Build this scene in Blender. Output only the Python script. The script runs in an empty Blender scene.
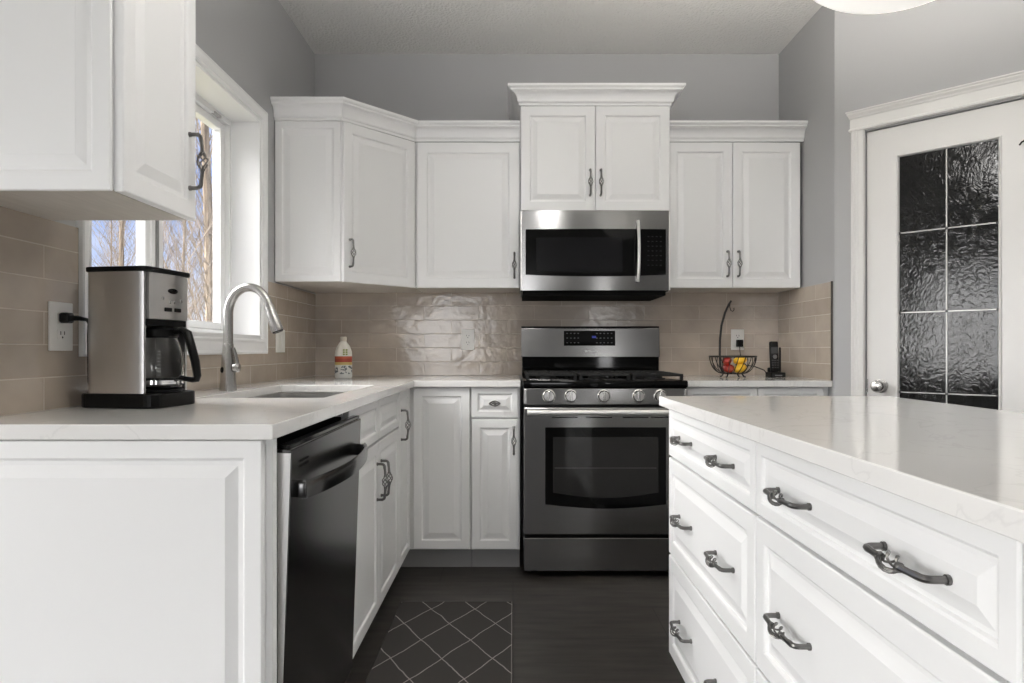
import bpy, bmesh, math, random
from math import pi, sin, cos, radians, sqrt
from mathutils import Vector, Matrix, noise

S = bpy.context.scene
COL = S.collection
random.seed(7)

# ------------------------------------------------------------------ camera
cam_d = bpy.data.cameras.new('camera'); cam = bpy.data.objects.new('camera', cam_d); COL.objects.link(cam)
CAM_Z = 1.06
cam.location = (0, 0, CAM_Z); cam.rotation_euler = (pi/2, 0, 0)
cam_d.sensor_width = 36; cam_d.lens = 665*36/1024
cam_d.shift_x = -1/1024; cam_d.shift_y = 8.5/1024
cam_d.clip_start = 0.02
S.camera = cam
vs = S.view_settings
S.display_settings.display_device = 'sRGB'
vs.view_transform = 'Standard'; vs.look = 'None'; vs.gamma = 1; vs.use_curve_mapping = False
vs.exposure = 0.29
S.cycles.diffuse_bounces = 8; S.cycles.max_bounces = 14

# ------------------------------------------------------------------ sky
W = bpy.data.worlds.new('sky'); S.world = W; W.use_nodes = True
nt = W.node_tree; nt.nodes.clear()
def N(nt, t, **kw):
    n = nt.nodes.new(t)
    for k, v in kw.items(): setattr(n, k, v)
    return n
out = N(nt, 'ShaderNodeOutputWorld'); bg = N(nt, 'ShaderNodeBackground')
tc = N(nt, 'ShaderNodeTexCoord'); mp = N(nt, 'ShaderNodeMapping'); mp.inputs['Scale'].default_value = (1, 1, 2.2)
no = N(nt, 'ShaderNodeTexNoise'); no.inputs['Scale'].default_value = 3.6; no.inputs['Detail'].default_value = 7
cr = N(nt, 'ShaderNodeValToRGB'); cr.color_ramp.elements[0].position = .46; cr.color_ramp.elements[1].position = .66
sx = N(nt, 'ShaderNodeSeparateXYZ'); g = N(nt, 'ShaderNodeValToRGB')
g.color_ramp.elements[0].color = (.62, .72, .95, 1); g.color_ramp.elements[1].color = (.10, .25, .68, 1)
g.color_ramp.elements[0].position = .02; g.color_ramp.elements[1].position = .33
mx = N(nt, 'ShaderNodeMixRGB'); mx.inputs[2].default_value = (.86, .88, .96, 1)
L = nt.links.new
L(tc.outputs['Generated'], mp.inputs[0]); L(mp.outputs[0], no.inputs['Vector']); L(no.outputs[0], cr.inputs[0])
L(tc.outputs['Generated'], sx.inputs[0]); L(sx.outputs[2], g.inputs[0])
L(cr.outputs[0], mx.inputs[0]); L(g.outputs[0], mx.inputs[1])
# added sky glow (towards -x) that brightens the sink window jamb, no sun there
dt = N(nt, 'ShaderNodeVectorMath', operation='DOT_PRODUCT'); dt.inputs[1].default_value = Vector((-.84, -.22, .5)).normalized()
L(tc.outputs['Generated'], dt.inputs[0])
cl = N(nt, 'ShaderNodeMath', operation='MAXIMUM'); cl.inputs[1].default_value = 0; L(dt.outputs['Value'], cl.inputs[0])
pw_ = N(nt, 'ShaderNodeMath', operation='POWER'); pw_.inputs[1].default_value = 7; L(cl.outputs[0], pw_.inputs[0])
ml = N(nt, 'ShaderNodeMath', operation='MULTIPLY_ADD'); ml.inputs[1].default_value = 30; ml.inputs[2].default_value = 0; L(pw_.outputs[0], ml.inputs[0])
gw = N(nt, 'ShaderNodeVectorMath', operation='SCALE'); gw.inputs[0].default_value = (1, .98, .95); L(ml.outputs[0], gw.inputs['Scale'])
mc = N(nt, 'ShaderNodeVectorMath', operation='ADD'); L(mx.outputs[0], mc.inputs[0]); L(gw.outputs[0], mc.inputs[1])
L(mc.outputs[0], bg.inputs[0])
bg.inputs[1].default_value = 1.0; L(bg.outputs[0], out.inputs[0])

# ------------------------------------------------------------------ daylight through the windows
def area(name, loc, rot, sx, sy, power, col=(1, 1, 1), spread=180):
    d = bpy.data.lights.new(name, 'AREA'); d.shape = 'RECTANGLE'; d.size = sx; d.size_y = sy
    d.energy = power; d.color = col; d.spread = radians(spread)
    o = bpy.data.objects.new(name, d); COL.objects.link(o); o.location = loc; o.rotation_euler = rot
    return o
area('daylight_patio_door', (-3.93, -1.35, 1.08), (0, -pi/2, 0), 2.1, 2.3, 40, (1, .993, .985))
area('daylight_rear_window', (-2.25, -8.42, 1.37), (pi/2, 0, 0), 2.8, 1.9, 97, (1, .993, .985))
area('daylight_tall_window', (2.2, -8.42, 1.2), (pi/2, 0, 0), 0.3, 2.0, 20, (1, .993, .985))
sun_d = bpy.data.lights.new('sun', 'SUN'); sun_d.energy = 1.8; sun_d.angle = .009; sun_d.color = (1, .97, .92)
sun = bpy.data.objects.new('sun', sun_d); COL.objects.link(sun); sun.rotation_euler = (radians(52), 0, radians(28))

# ------------------------------------------------------------------ materials
def mat(name, col, rough=.5, metal=0., spec=.5, **kw):
    m = bpy.data.materials.new(name); m.use_nodes = True
    b = m.node_tree.nodes['Principled BSDF']
    b.inputs['Base Color'].default_value = (*col, 1); b.inputs['Roughness'].default_value = rough
    b.inputs['Metallic'].default_value = metal; b.inputs['Specular IOR Level'].default_value = spec
    for k, v in kw.items(): b.inputs[k].default_value = v
    return m
def bump(m, src, strength, dist=.001):
    nt = m.node_tree; b = nt.nodes['Principled BSDF']
    bp = N(nt, 'ShaderNodeBump'); bp.inputs['Strength'].default_value = strength; bp.inputs['Distance'].default_value = dist
    nt.links.new(src, bp.inputs['Height'])
    nt.links.new(bp.outputs[0], b.inputs['Normal']); return bp
def noise_tex(m, scale, detail=3, mapping=None, coord='Object'):
    nt = m.node_tree; tc = N(nt, 'ShaderNodeTexCoord'); mp = N(nt, 'ShaderNodeMapping')
    if mapping: mp.inputs['Scale'].default_value = mapping
    n = N(nt, 'ShaderNodeTexNoise'); n.inputs['Scale'].default_value = scale; n.inputs['Detail'].default_value = detail
    nt.links.new(tc.outputs[coord], mp.inputs[0]); nt.links.new(mp.outputs[0], n.inputs['Vector']); return n
def tint(m, src, c0, c1, p0=.35, p1=.65):
    nt = m.node_tree; b = nt.nodes['Principled BSDF']; r = N(nt, 'ShaderNodeValToRGB')
    r.color_ramp.elements[0].color = (*c0, 1); r.color_ramp.elements[1].color = (*c1, 1)
    r.color_ramp.elements[0].position = p0; r.color_ramp.elements[1].position = p1
    nt.links.new(src, r.inputs[0]); nt.links.new(r.outputs[0], b.inputs['Base Color']); return r

M = {}
M['white'] = mat('white_lacquer', (.83, .83, .828), .34)
M['trim'] = mat('white_trim_paint', (.82, .82, .818), .4)
M['door'] = mat('off_white_door_paint', (.70, .69, .675), .38)
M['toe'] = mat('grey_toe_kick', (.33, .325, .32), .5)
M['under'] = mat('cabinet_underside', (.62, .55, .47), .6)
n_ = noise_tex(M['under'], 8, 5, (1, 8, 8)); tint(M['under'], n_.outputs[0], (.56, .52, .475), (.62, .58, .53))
M['wall'] = mat('grey_wall_paint', (.395, .396, .402), .6); bump(M['wall'], noise_tex(M['wall'], 260, 2).outputs[0], .08)
M['ceil'] = mat('stippled_ceiling', (.78, .775, .76), .9)
_n = noise_tex(M['ceil'], 75, 4); bump(M['ceil'], _n.outputs[0], .9, .012)
# quartz
M['quartz'] = mat('white_quartz', (.80, .79, .775), .085, 0, .6)
_n = noise_tex(M['quartz'], 3.2, 9); _n.inputs['Distortion'].default_value = 1.6
_r = tint(M['quartz'], _n.outputs[0], (.80, .79, .775), (.80, .79, .775), .3, .7)
for p, c in ((.485, .80), (.498, .735), (.511, .80)):
    e = _r.color_ramp.elements.new(p); e.color = (c, c*.985, c*.965, 1)
# steel (brushed along the length)
def steel(name, col, rough, aniso=.75, rot=.25):
    m = mat(name, col, rough, 1.0); nt = m.node_tree; b = nt.nodes['Principled BSDF']
    b.inputs['Anisotropic'].default_value = aniso; b.inputs['Anisotropic Rotation'].default_value = rot
    t = N(nt, 'ShaderNodeTangent', direction_type='RADIAL', axis='Z'); nt.links.new(t.outputs[0], b.inputs['Tangent'])
    return m
M['steel'] = steel('brushed_steel', (.30, .297, .293), .2)
M['coffee_steel'] = steel('brushed_steel_appliance', (.62, .61, .60), .34)
M['dark_steel'] = steel('black_stainless', (.115, .114, .113), .18)
M['satin'] = mat('satin_nickel', (.50, .49, .475), .26, 1.0)
M['chrome'] = mat('bright_chrome', (.75, .75, .74), .12, 1.0)
M['sink'] = mat('sink_steel', (.40, .39, .38), .3, 1.0)
M['edge_steel'] = mat('pale_steel_edge', (.80, .79, .77), .42, .6)
M['pewter'] = mat('antique_pewter', (.19, .186, .18), .3, 1.0)
M['black'] = mat('black_plastic', (.004, .004, .004), .35, 0, .2)
M['black_gloss'] = mat('black_glass', (.003, .003, .003), .05, 0, .22)
M['oven_pane'] = mat('oven_window_glass', (.022, .0215, .021), .06, 0, .4)
M['iron'] = mat('black_cast_iron', (.008, .008, .008), .5, 0, .3)
M['wire'] = mat('black_wire', (.013, .012, .011), .4, .3)
M['dark'] = mat('dark_gap', (.004, .004, .004), .8, 0, .1)
M['knob'] = mat('knob_metal', (.72, .71, .69), .2, 1.0)
M['grey_print'] = mat('grey_print', (.13, .13, .135), .5)
M['pale_print'] = mat('pale_print', (.75, .75, .76), .5)
M['blue_led'] = mat('blue_display', (.02, .03, .2), .4, **{'Emission Color': (.08, .12, 1, 1), 'Emission Strength': .08})
M['plate'] = mat('outlet_plastic', (.80, .79, .76), .3)
M['slot'] = mat('outlet_slot', (.05, .05, .05), .6)
M['apple'] = mat('apple_skin', (.30, .018, .02), .22); tint(M['apple'], noise_tex(M['apple'], 22, 3).outputs[0], (.28, .012, .018), (.42, .06, .03))
M['yellow'] = mat('yellow_peel', (.85, .47, .02), .32); tint(M['yellow'], noise_tex(M['yellow'], 14, 3).outputs[0], (.80, .40, .012), (.9, .55, .03))
M['stem'] = mat('fruit_stem', (.06, .035, .015), .7)
M['bark'] = mat('tree_bark', (.20, .145, .09), .9); tint(M['bark'], noise_tex(M['bark'], 6, 4, (4, 4, 1)).outputs[0], (.13, .10, .075), (.26, .205, .15))
M['twig'] = mat('tree_twig', (.21, .17, .135), .9)
M['grass'] = mat('dry_grass', (.22, .20, .10), .95)
M['siding'] = mat('house_siding', (.5, .49, .47), .8)
M['alabaster'] = mat('alabaster_glass', (.86, .85, .82), .3, **{'Emission Color': (1, .97, .92, 1), 'Emission Strength': .55})
M['cover'] = mat('dark_door', (.02, .02, .02), .5)
# window glass: mirrors a little, lets the rest through
m = bpy.data.materials.new('window_glass'); m.use_nodes = True; M['pane'] = m; nt = m.node_tree; nt.nodes.clear()
o_ = N(nt, 'ShaderNodeOutputMaterial'); ms = N(nt, 'ShaderNodeMixShader'); tr = N(nt, 'ShaderNodeBsdfTransparent'); gl = N(nt, 'ShaderNodeBsdfGlossy')
gl.inputs['Roughness'].default_value = .02; ms.inputs[0].default_value = .05
nt.links.new(tr.outputs[0], ms.inputs[1]); nt.links.new(gl.outputs[0], ms.inputs[2]); nt.links.new(ms.outputs[0], o_.inputs[0])
# carafe glass
M['carafe'] = mat('carafe_glass', (.9, .9, .9), .03, **{'Transmission Weight': 1.0, 'IOR': 1.3})
M['coffee_dark'] = mat('smoked_dark', (.02, .018, .016), .15)
# pantry glass: dark rain-textured
M['rain'] = mat('rain_textured_glass', (.008, .008, .008), .1, 0, .3)
_n = noise_tex(M['rain'], 26, 2, (1, 1, .75)); _n.inputs['Distortion'].default_value = 3.2
bump(M['rain'], _n.outputs[0], .16, .006)
M['came'] = mat('lead_came', (.30, .295, .285), .35, .8)
# glazed wall tile
def tile_mat():
    m = mat('glazed_tile', (.4, .35, .3), .12); nt = m.node_tree; b = nt.nodes['Principled BSDF']
    uv = N(nt, 'ShaderNodeUVMap'); uv.uv_map = 'UVMap'
    br = N(nt, 'ShaderNodeTexBrick'); br.offset = .5; br.squash = 1
    br.inputs['Scale'].default_value = 1; br.inputs['Brick Width'].default_value = .312; br.inputs['Row Height'].default_value = .079
    br.inputs['Mortar Size'].default_value = .0016; br.inputs['Mortar Smooth'].default_value = .15
    br.inputs['Color1'].default_value = (.425, .365, .305, 1); br.inputs['Color2'].default_value = (.485, .42, .355, 1)
    br.inputs['Mortar'].default_value = (.56, .50, .435, 1)
    nt.links.new(uv.outputs[0], br.inputs['Vector'])
    n1 = N(nt, 'ShaderNodeTexNoise'); n1.inputs['Scale'].default_value = 5; n1.inputs['Detail'].default_value = 3; nt.links.new(uv.outputs[0], n1.inputs['Vector'])
    mr = N(nt, 'ShaderNodeMapRange'); mr.inputs[1].default_value = .3; mr.inputs[2].default_value = .7; mr.inputs[3].default_value = .86; mr.inputs[4].default_value = 1.1
    nt.links.new(n1.outputs[0], mr.inputs[0])
    mu = N(nt, 'ShaderNodeMixRGB', blend_type='MULTIPLY'); mu.inputs[0].default_value = 1
    nt.links.new(br.outputs['Color'], mu.inputs[1]); nt.links.new(mr.outputs[0], mu.inputs[2]); nt.links.new(mu.outputs[0], b.inputs['Base Color'])
    rr = N(nt, 'ShaderNodeMapRange'); rr.inputs[3].default_value = .13; b.inputs['Specular IOR Level'].default_value = .55; rr.inputs[4].default_value = .75
    nt.links.new(br.outputs['Fac'], rr.inputs[0]); nt.links.new(rr.outputs[0], b.inputs['Roughness'])
    # hand-made waviness plus the grout line
    bw = N(nt, 'ShaderNodeTexBrick'); bw.offset = .5; bw.squash = 1
    for k_ in ('Scale', 'Brick Width', 'Row Height', 'Mortar Size', 'Mortar Smooth'): bw.inputs[k_].default_value = br.inputs[k_].default_value
    bw.inputs['Color1'].default_value = (0, 0, 0, 1); bw.inputs['Color2'].default_value = (1, 1, 1, 1); bw.inputs['Mortar'].default_value = (.5, .5, .5, 1)
    nt.links.new(uv.outputs[0], bw.inputs['Vector'])
    wm = N(nt, 'ShaderNodeMath', operation='MULTIPLY'); wm.inputs[1].default_value = 9; nt.links.new(bw.outputs['Color'], wm.inputs[0])
    n2 = N(nt, 'ShaderNodeTexNoise', noise_dimensions='4D'); nt.links.new(wm.outputs[0], n2.inputs['W']); n2.inputs['Scale'].default_value = 15; n2.inputs['Detail'].default_value = 2.5; n2.inputs['Distortion'].default_value = .6
    nt.links.new(uv.outputs[0], n2.inputs['Vector'])
    b1 = N(nt, 'ShaderNodeBump'); b1.inputs['Strength'].default_value = .38; b1.inputs['Distance'].default_value = .006
    nt.links.new(n2.outputs[0], b1.inputs['Height'])
    iv = N(nt, 'ShaderNodeMath', operation='SUBTRACT'); iv.inputs[0].default_value = 1; nt.links.new(br.outputs['Fac'], iv.inputs[1])
    b2 = N(nt, 'ShaderNodeBump'); b2.inputs['Strength'].default_value = .6; b2.inputs['Distance'].default_value = .0015
    nt.links.new(iv.outputs[0], b2.inputs['Height']); nt.links.new(b1.outputs[0], b2.inputs['Normal']); nt.links.new(b2.outputs[0], b.inputs['Normal'])
    return m
M['tile'] = tile_mat()
# dark plank floor tile
def floor_mat():
    m = mat('dark_plank_tile', (.02, .018, .016), .42); nt = m.node_tree; b = nt.nodes['Principled BSDF']
    tc = N(nt, 'ShaderNodeTexCoord')
    br = N(nt, 'ShaderNodeTexBrick'); br.offset = .37
    br.inputs['Scale'].default_value = 1; br.inputs['Brick Width'].default_value = .91; br.inputs['Row Height'].default_value = .305
    br.inputs['Mortar Size'].default_value = .0016
    br.inputs['Color1'].default_value = (.036, .032, .0285, 1); br.inputs['Color2'].default_value = (.046, .041, .037, 1)
    br.inputs['Mortar'].default_value = (.010, .009, .008, 1)
    nt.links.new(tc.outputs['Object'], br.inputs['Vector'])
    mp = N(nt, 'ShaderNodeMapping'); mp.inputs['Scale'].default_value = (1.2, 7, 1); nt.links.new(tc.outputs['Object'], mp.inputs[0])
    n = N(nt, 'ShaderNodeTexNoise'); n.inputs['Scale'].default_value = 4; n.inputs['Detail'].default_value = 8; nt.links.new(mp.outputs[0], n.inputs['Vector'])
    mr = N(nt, 'ShaderNodeMapRange'); mr.inputs[1].default_value = .25; mr.inputs[2].default_value = .75; mr.inputs[3].default_value = .45; mr.inputs[4].default_value = 1.6
    nt.links.new(n.outputs[0], mr.inputs[0])
    mu = N(nt, 'ShaderNodeMixRGB', blend_type='MULTIPLY'); mu.inputs[0].default_value = 1
    nt.links.new(br.outputs['Color'], mu.inputs[1]); nt.links.new(mr.outputs[0], mu.inputs[2]); nt.links.new(mu.outputs[0], b.inputs['Base Color'])
    bump(m, n.outputs[0], .15, .003)
    return m
M['floor'] = floor_mat()
# kitchen mat with a thin pale diamond lattice (object space: origin at mat centre)
MAT_C = (-.235, 2.386)
def mat_mat():
    m = mat('woven_mat', (.03, .027, .025), .85); nt = m.node_tree; b = nt.nodes['Principled BSDF']
    def math(op, a, bb=None):
        n = N(nt, 'ShaderNodeMath', operation=op)
        for i, v in enumerate((a, bb)):
            if v is None: continue
            if isinstance(v, (int, float)): n.inputs[i].default_value = v
            else: nt.links.new(v, n.inputs[i])
        return n.outputs[0]
    tc = N(nt, 'ShaderNodeTexCoord'); s = N(nt, 'ShaderNodeSeparateXYZ')
    wob = N(nt, 'ShaderNodeTexNoise'); wob.inputs['Scale'].default_value = 9; nt.links.new(tc.outputs['Object'], wob.inputs['Vector'])
    vm = N(nt, 'ShaderNodeVectorMath', operation='MULTIPLY_ADD'); vm.inputs[1].default_value = (.018,)*3
    nt.links.new(wob.outputs['Color'], vm.inputs[0]); nt.links.new(tc.outputs['Object'], vm.inputs[2]); nt.links.new(vm.outputs[0], s.inputs[0])
    u = math('MULTIPLY', math('ADD', s.outputs[0], MAT_C[0]+.156-.009), 1/.176)
    v = math('MULTIPLY', math('ADD', s.outputs[1], MAT_C[1]-2.417-.009), 1/.29)
    ds = []
    for op in ('ADD', 'SUBTRACT'):
        f = math('FRACT', math(op, math('ADD', u, 50), v)); ds.append(math('MINIMUM', f, math('SUBTRACT', 1, f)))
    d = math('MINIMUM', ds[0], ds[1]); line = math('LESS_THAN', d, .0145)
    s2 = N(nt, 'ShaderNodeSeparateXYZ'); nt.links.new(tc.outputs['Object'], s2.inputs[0])
    ex = math('GREATER_THAN', s2.outputs[0], .2285); ey = math('GREATER_THAN', math('ABSOLUTE', s2.outputs[1]), .396)
    ex2 = math('LESS_THAN', math('ABSOLUTE', s2.outputs[0]), .2315)
    edge = math('MULTIPLY', ex, ex2)
    allm = math('MAXIMUM', math('MULTIPLY', math('MULTIPLY', line, math('SUBTRACT', 1, ey)), math('LESS_THAN', math('ABSOLUTE', s2.outputs[0]), .2315)), math('MULTIPLY', edge, .6))
    mx = N(nt, 'ShaderNodeMixRGB'); mx.inputs[1].default_value = (.038, .0345, .0325, 1); mx.inputs[2].default_value = (.30, .285, .265, 1)
    nt.links.new(allm, mx.inputs[0]); nt.links.new(mx.outputs[0], b.inputs['Base Color'])
    return m
M['mat'] = mat_mat()
# bottle label bands (object z)
def bottle_mat():
    m = mat('printed_bottle', (.75, .74, .70), .35); nt = m.node_tree; b = nt.nodes['Principled BSDF']
    tc = N(nt, 'ShaderNodeTexCoord'); s = N(nt, 'ShaderNodeSeparateXYZ'); nt.links.new(tc.outputs['Object'], s.inputs[0])
    mr = N(nt, 'ShaderNodeMath', operation='MULTIPLY'); mr.inputs[1].default_value = 1/.212; nt.links.new(s.outputs[2], mr.inputs[0])
    r = N(nt, 'ShaderNodeValToRGB'); r.color_ramp.interpolation = 'CONSTANT'
    cream, ltg = (.70, .68, .62), (.62, .63, .62)
    stops = [(0, ltg), (.16, (.66, .66, .64)), (.32, (.52, .40, .14)), (.385, (.30, .045, .025)), (.47, (.42, .085, .04)), (.525, cream), (.62, cream)]
    r.color_ramp.elements[0].color = (*stops[0][1], 1); r.color_ramp.elements[1].position = .99; r.color_ramp.elements[1].color = (*cream, 1)
    for p, c in stops[1:]:
        e = r.color_ramp.elements.new(p); e.color = (*c, 1)
    nt.links.new(mr.outputs[0], r.inputs[0])
    n = noise_tex(m, 55, 2, (1, 1, 1.4)); rr = N(nt, 'ShaderNodeValToRGB'); rr.color_ramp.interpolation = 'CONSTANT'
    rr.color_ramp.elements[0].color = (0, 0, 0, 1); rr.color_ramp.elements[1].color = (1, 1, 1, 1); rr.color_ramp.elements[1].position = .52
    nt.links.new(n.outputs[0], rr.inputs[0])
    lt = N(nt, 'ShaderNodeMath', operation='LESS_THAN'); lt.inputs[1].default_value = .30; nt.links.new(mr.outputs[0], lt.inputs[0])
    gt = N(nt, 'ShaderNodeMath', operation='GREATER_THAN'); gt.inputs[1].default_value = .1; nt.links.new(mr.outputs[0], gt.inputs[0])
    mm = N(nt, 'ShaderNodeMath', operation='MULTIPLY'); nt.links.new(lt.outputs[0], mm.inputs[0]); nt.links.new(gt.outputs[0], mm.inputs[1])
    m2 = N(nt, 'ShaderNodeMath', operation='MULTIPLY'); nt.links.new(mm.outputs[0], m2.inputs[0]); nt.links.new(rr.outputs[0], m2.inputs[1])
    mx = N(nt, 'ShaderNodeMixRGB'); mx.inputs[2].default_value = (.12, .14, .16, 1)
    nt.links.new(m2.outputs[0], mx.inputs[0]); nt.links.new(r.outputs[0], mx.inputs[1]); nt.links.new(mx.outputs[0], b.inputs['Base Color'])
    return m
M['bottle'] = bottle_mat()
M['label_green'] = mat('label_green', (.22, .26, .06), .4)

# ------------------------------------------------------------------ mesh helpers
class MB:
    def __init__(s): s.bm = bmesh.new()
    def box(s, x0, x1, y0, y1, z0, z1, bev=0, seg=2):
        r = bmesh.ops.create_cube(s.bm, size=1)['verts']
        for v in r:
            v.co = Vector((x0 if v.co.x < 0 else x1, y0 if v.co.y < 0 else y1, z0 if v.co.z < 0 else z1))
        if bev:
            es = list({e for v in r for e in v.link_edges})
            bmesh.ops.bevel(s.bm, geom=es, offset=bev, segments=seg, affect='EDGES', profile=.5)
        return s
    def tube(s, pts, r, sides=10, closed=False, flat=None):
        """swept round tube; r a number or a list; flat=(a,b) gives an oval section"""
        P = [Vector(p) for p in pts]; n = len(P); R = r if isinstance(r, (list, tuple)) else [r]*n
        T = []
        for i in range(n):
            a = P[(i-1) % n] if closed or i > 0 else P[i]; b = P[(i+1) % n] if closed or i < n-1 else P[i]
            T.append((b-a).normalized())
        up = Vector((0, 0, 1)) if abs(T[0].z) < .9 else Vector((0, 1, 0))
        u = (up - T[0]*up.dot(T[0])).normalized(); rings = []
        for i in range(n):
            u = (u - T[i]*u.dot(T[i])).normalized(); w = T[i].cross(u); ring = []
            for k in range(sides):
                a = 2*pi*k/sides; fa, fb = flat or (1, 1)
                ring.append(s.bm.verts.new(P[i] + (u*cos(a)*fa + w*sin(a)*fb)*R[i]))
            rings.append(ring)
        m = n if closed else n-1
        for i in range(m):
            A, B = rings[i], rings[(i+1) % n]
            for k in range(sides): s.bm.faces.new((A[k], A[(k+1) % sides], B[(k+1) % sides], B[k]))
        if not closed:
            s.bm.faces.new(rings[0][::-1]); s.bm.faces.new(rings[-1])
        return s
    def lathe(s, prof, c=(0, 0, 0), axis='z', seg=32, sx=1, sy=1):
        """prof: list of (radius, height)"""
        rings = []
        for r, h in prof:
            ring = []
            for k in range(seg):
                a = 2*pi*k/seg; p = (r*cos(a)*sx, r*sin(a)*sy, h)
                if axis == 'y': p = (p[0], h, p[1])
                if axis == 'x': p = (h, p[0], p[1])
                ring.append(s.bm.verts.new(Vector(p)+Vector(c)))
            rings.append(ring)
        for A, B in zip(rings, rings[1:]):
            for k in range(seg): s.bm.faces.new((A[k], A[(k+1) % seg], B[(k+1) % seg], B[k]))
        s.bm.faces.new(rings[0][::-1]); s.bm.faces.new(rings[-1]); return s
    def prism(s, poly, z0, z1):
        a = [s.bm.verts.new((x, y, z0)) for x, y in poly]; b = [s.bm.verts.new((x, y, z1)) for x, y in poly]
        n = len(poly)
        for i in range(n): s.bm.faces.new((a[i], a[(i+1) % n], b[(i+1) % n], b[i]))
        s.bm.faces.new(a[::-1]); s.bm.faces.new(b); return s
    def prism_y(s, poly, y0, y1):
        """poly in (x, z)"""
        a = [s.bm.verts.new((x, y0, z)) for x, z in poly]; b = [s.bm.verts.new((x, y1, z)) for x, z in poly]
        n = len(poly)
        for i in range(n): s.bm.faces.new((a[i], a[(i+1) % n], b[(i+1) % n], b[i]))
        s.bm.faces.new(a[::-1]); s.bm.faces.new(b); return s
    def loops(s, L):
        """skin a list of equal-length vertex loops, cap both ends"""
        V = [[s.bm.verts.new(p) for p in l] for l in L]; n = len(V[0])
        for A, B in zip(V, V[1:]):
            for k in range(n): s.bm.faces.new((A[k], A[(k+1) % n], B[(k+1) % n], B[k]))
        s.bm.faces.new(V[0][::-1]); s.bm.faces.new(V[-1]); return s
    def panel(s, u0, u1, v0, v1, front=0., th=.02, fr=.043, gr=.010, sl=.022, dep=.007):
        """raised-panel door or drawer front: x = u, z = v, front faces -y"""
        mn = min(u1-u0, v1-v0); k = min(1, mn/2/(fr+gr+sl)*.78); fr, gr, sl = fr*k, gr*k, sl*k
        seq = [(0, th), (0, .003), (.0012, .0009), (.003, 0), (fr-.004, 0), (fr, .0022), (fr+.002, dep), (fr+gr, dep), (fr+gr+sl*.5, dep*.5+.0006), (fr+gr+sl, .001), (fr+gr+sl+.001, .0006)]
        return s.loops([[(u0+i, front+d, v0+i), (u1-i, front+d, v0+i), (u1-i, front+d, v1-i), (u0+i, front+d, v1-i)] for i, d in seq])
    def sweep(s, prof, path, first=None, last=None):
        """mould a profile of (outward, z) along a plan polyline; outward = right of travel"""
        P = [Vector((x, y)) for x, y in path]; n = len(P)
        D = [(P[i+1]-P[i]).normalized() for i in range(n-1)]
        rings = []
        for i in range(n):
            d0 = D[i-1] if i > 0 else (Vector(first).normalized() if first else D[0])
            d1 = D[i] if i < n-1 else (Vector(last).normalized() if last else D[-1])
            n0, n1 = Vector((d0.y, -d0.x)), Vector((d1.y, -d1.x)); m = (n0+n1)/(1+n0.dot(n1))
            rings.append([s.bm.verts.new((P[i].x+m.x*o, P[i].y+m.y*o, z)) for o, z in prof])
        k = len(prof)
        for A, B in zip(rings, rings[1:]):
            for j in range(k): s.bm.faces.new((A[j], A[(j+1) % k], B[(j+1) % k], B[j]))
        s.bm.faces.new(rings[0][::-1]); s.bm.faces.new(rings[-1]); return s
    def xf(s, m):
        bmesh.ops.transform(s.bm, matrix=m, verts=s.bm.verts[:]); return s
    def build(s, name, m, parent=None, smooth=False, world=False, bev=0, mesh_only=False):
        bmesh.ops.recalc_face_normals(s.bm, faces=s.bm.faces[:])
        me = bpy.data.meshes.new(name)
        if world and parent is not None:
            s.xf(root_matrix(parent).inverted())
        s.bm.to_mesh(me); s.bm.free()
        if m is not None: me.materials.append(m)
        if smooth:
            me.shade_smooth()
            try: me.set_sharp_from_angle(angle=radians(38))
            except Exception: pass
        if mesh_only: return me
        o = bpy.data.objects.new(name, me); COL.objects.link(o)
        if parent is not None: o.parent = parent
        if bev:
            b = o.modifiers.new('bevel', 'BEVEL'); b.width = bev; b.segments = 2; b.limit_method = 'ANGLE'
        return o
def root_matrix(o): return Matrix.Translation(o.location) @ Matrix.Rotation(o.rotation_euler.z, 4, 'Z')
def tag(o, label, cat, group=None, kind=None):
    o['label'] = label; o['category'] = cat
    if group: o['group'] = group
    if kind: o['kind'] = kind
    return o
def thing(name, label, cat, loc=(0, 0, 0), rz=0, group=None):
    o = bpy.data.objects.new(name, None); COL.objects.link(o); o.empty_display_size = .1
    o.location = loc; o.rotation_euler = (0, 0, rz); return tag(o, label, cat, group)
def struct(o): o['kind'] = 'structure'; return o
def sroot(name, loc, rz=0):
    o = bpy.data.objects.new(name, None); COL.objects.link(o); o.location = loc; o.rotation_euler = (0, 0, rz); o['kind'] = 'structure'; return o
def put(name, me, parent, loc, rot=(0, 0, 0)):
    o = bpy.data.objects.new(name, me); COL.objects.link(o); o.parent = parent; o.location = loc; o.rotation_euler = rot; return o
def arc(cx, cy, r, a0, a1, n):
    return [(cx+r*cos(a0+(a1-a0)*i/n), cy+r*sin(a0+(a1-a0)*i/n)) for i in range(n+1)]
def rrect(x0, x1, y0, y1, r, n=5):
    P = []
    for cx, cy, a in ((x1-r, y1-r, 0), (x0+r, y1-r, pi/2), (x0+r, y0+r, pi), (x1-r, y0+r, 1.5*pi)): P += arc(cx, cy, r, a, a+pi/2, n)
    return P

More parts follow.
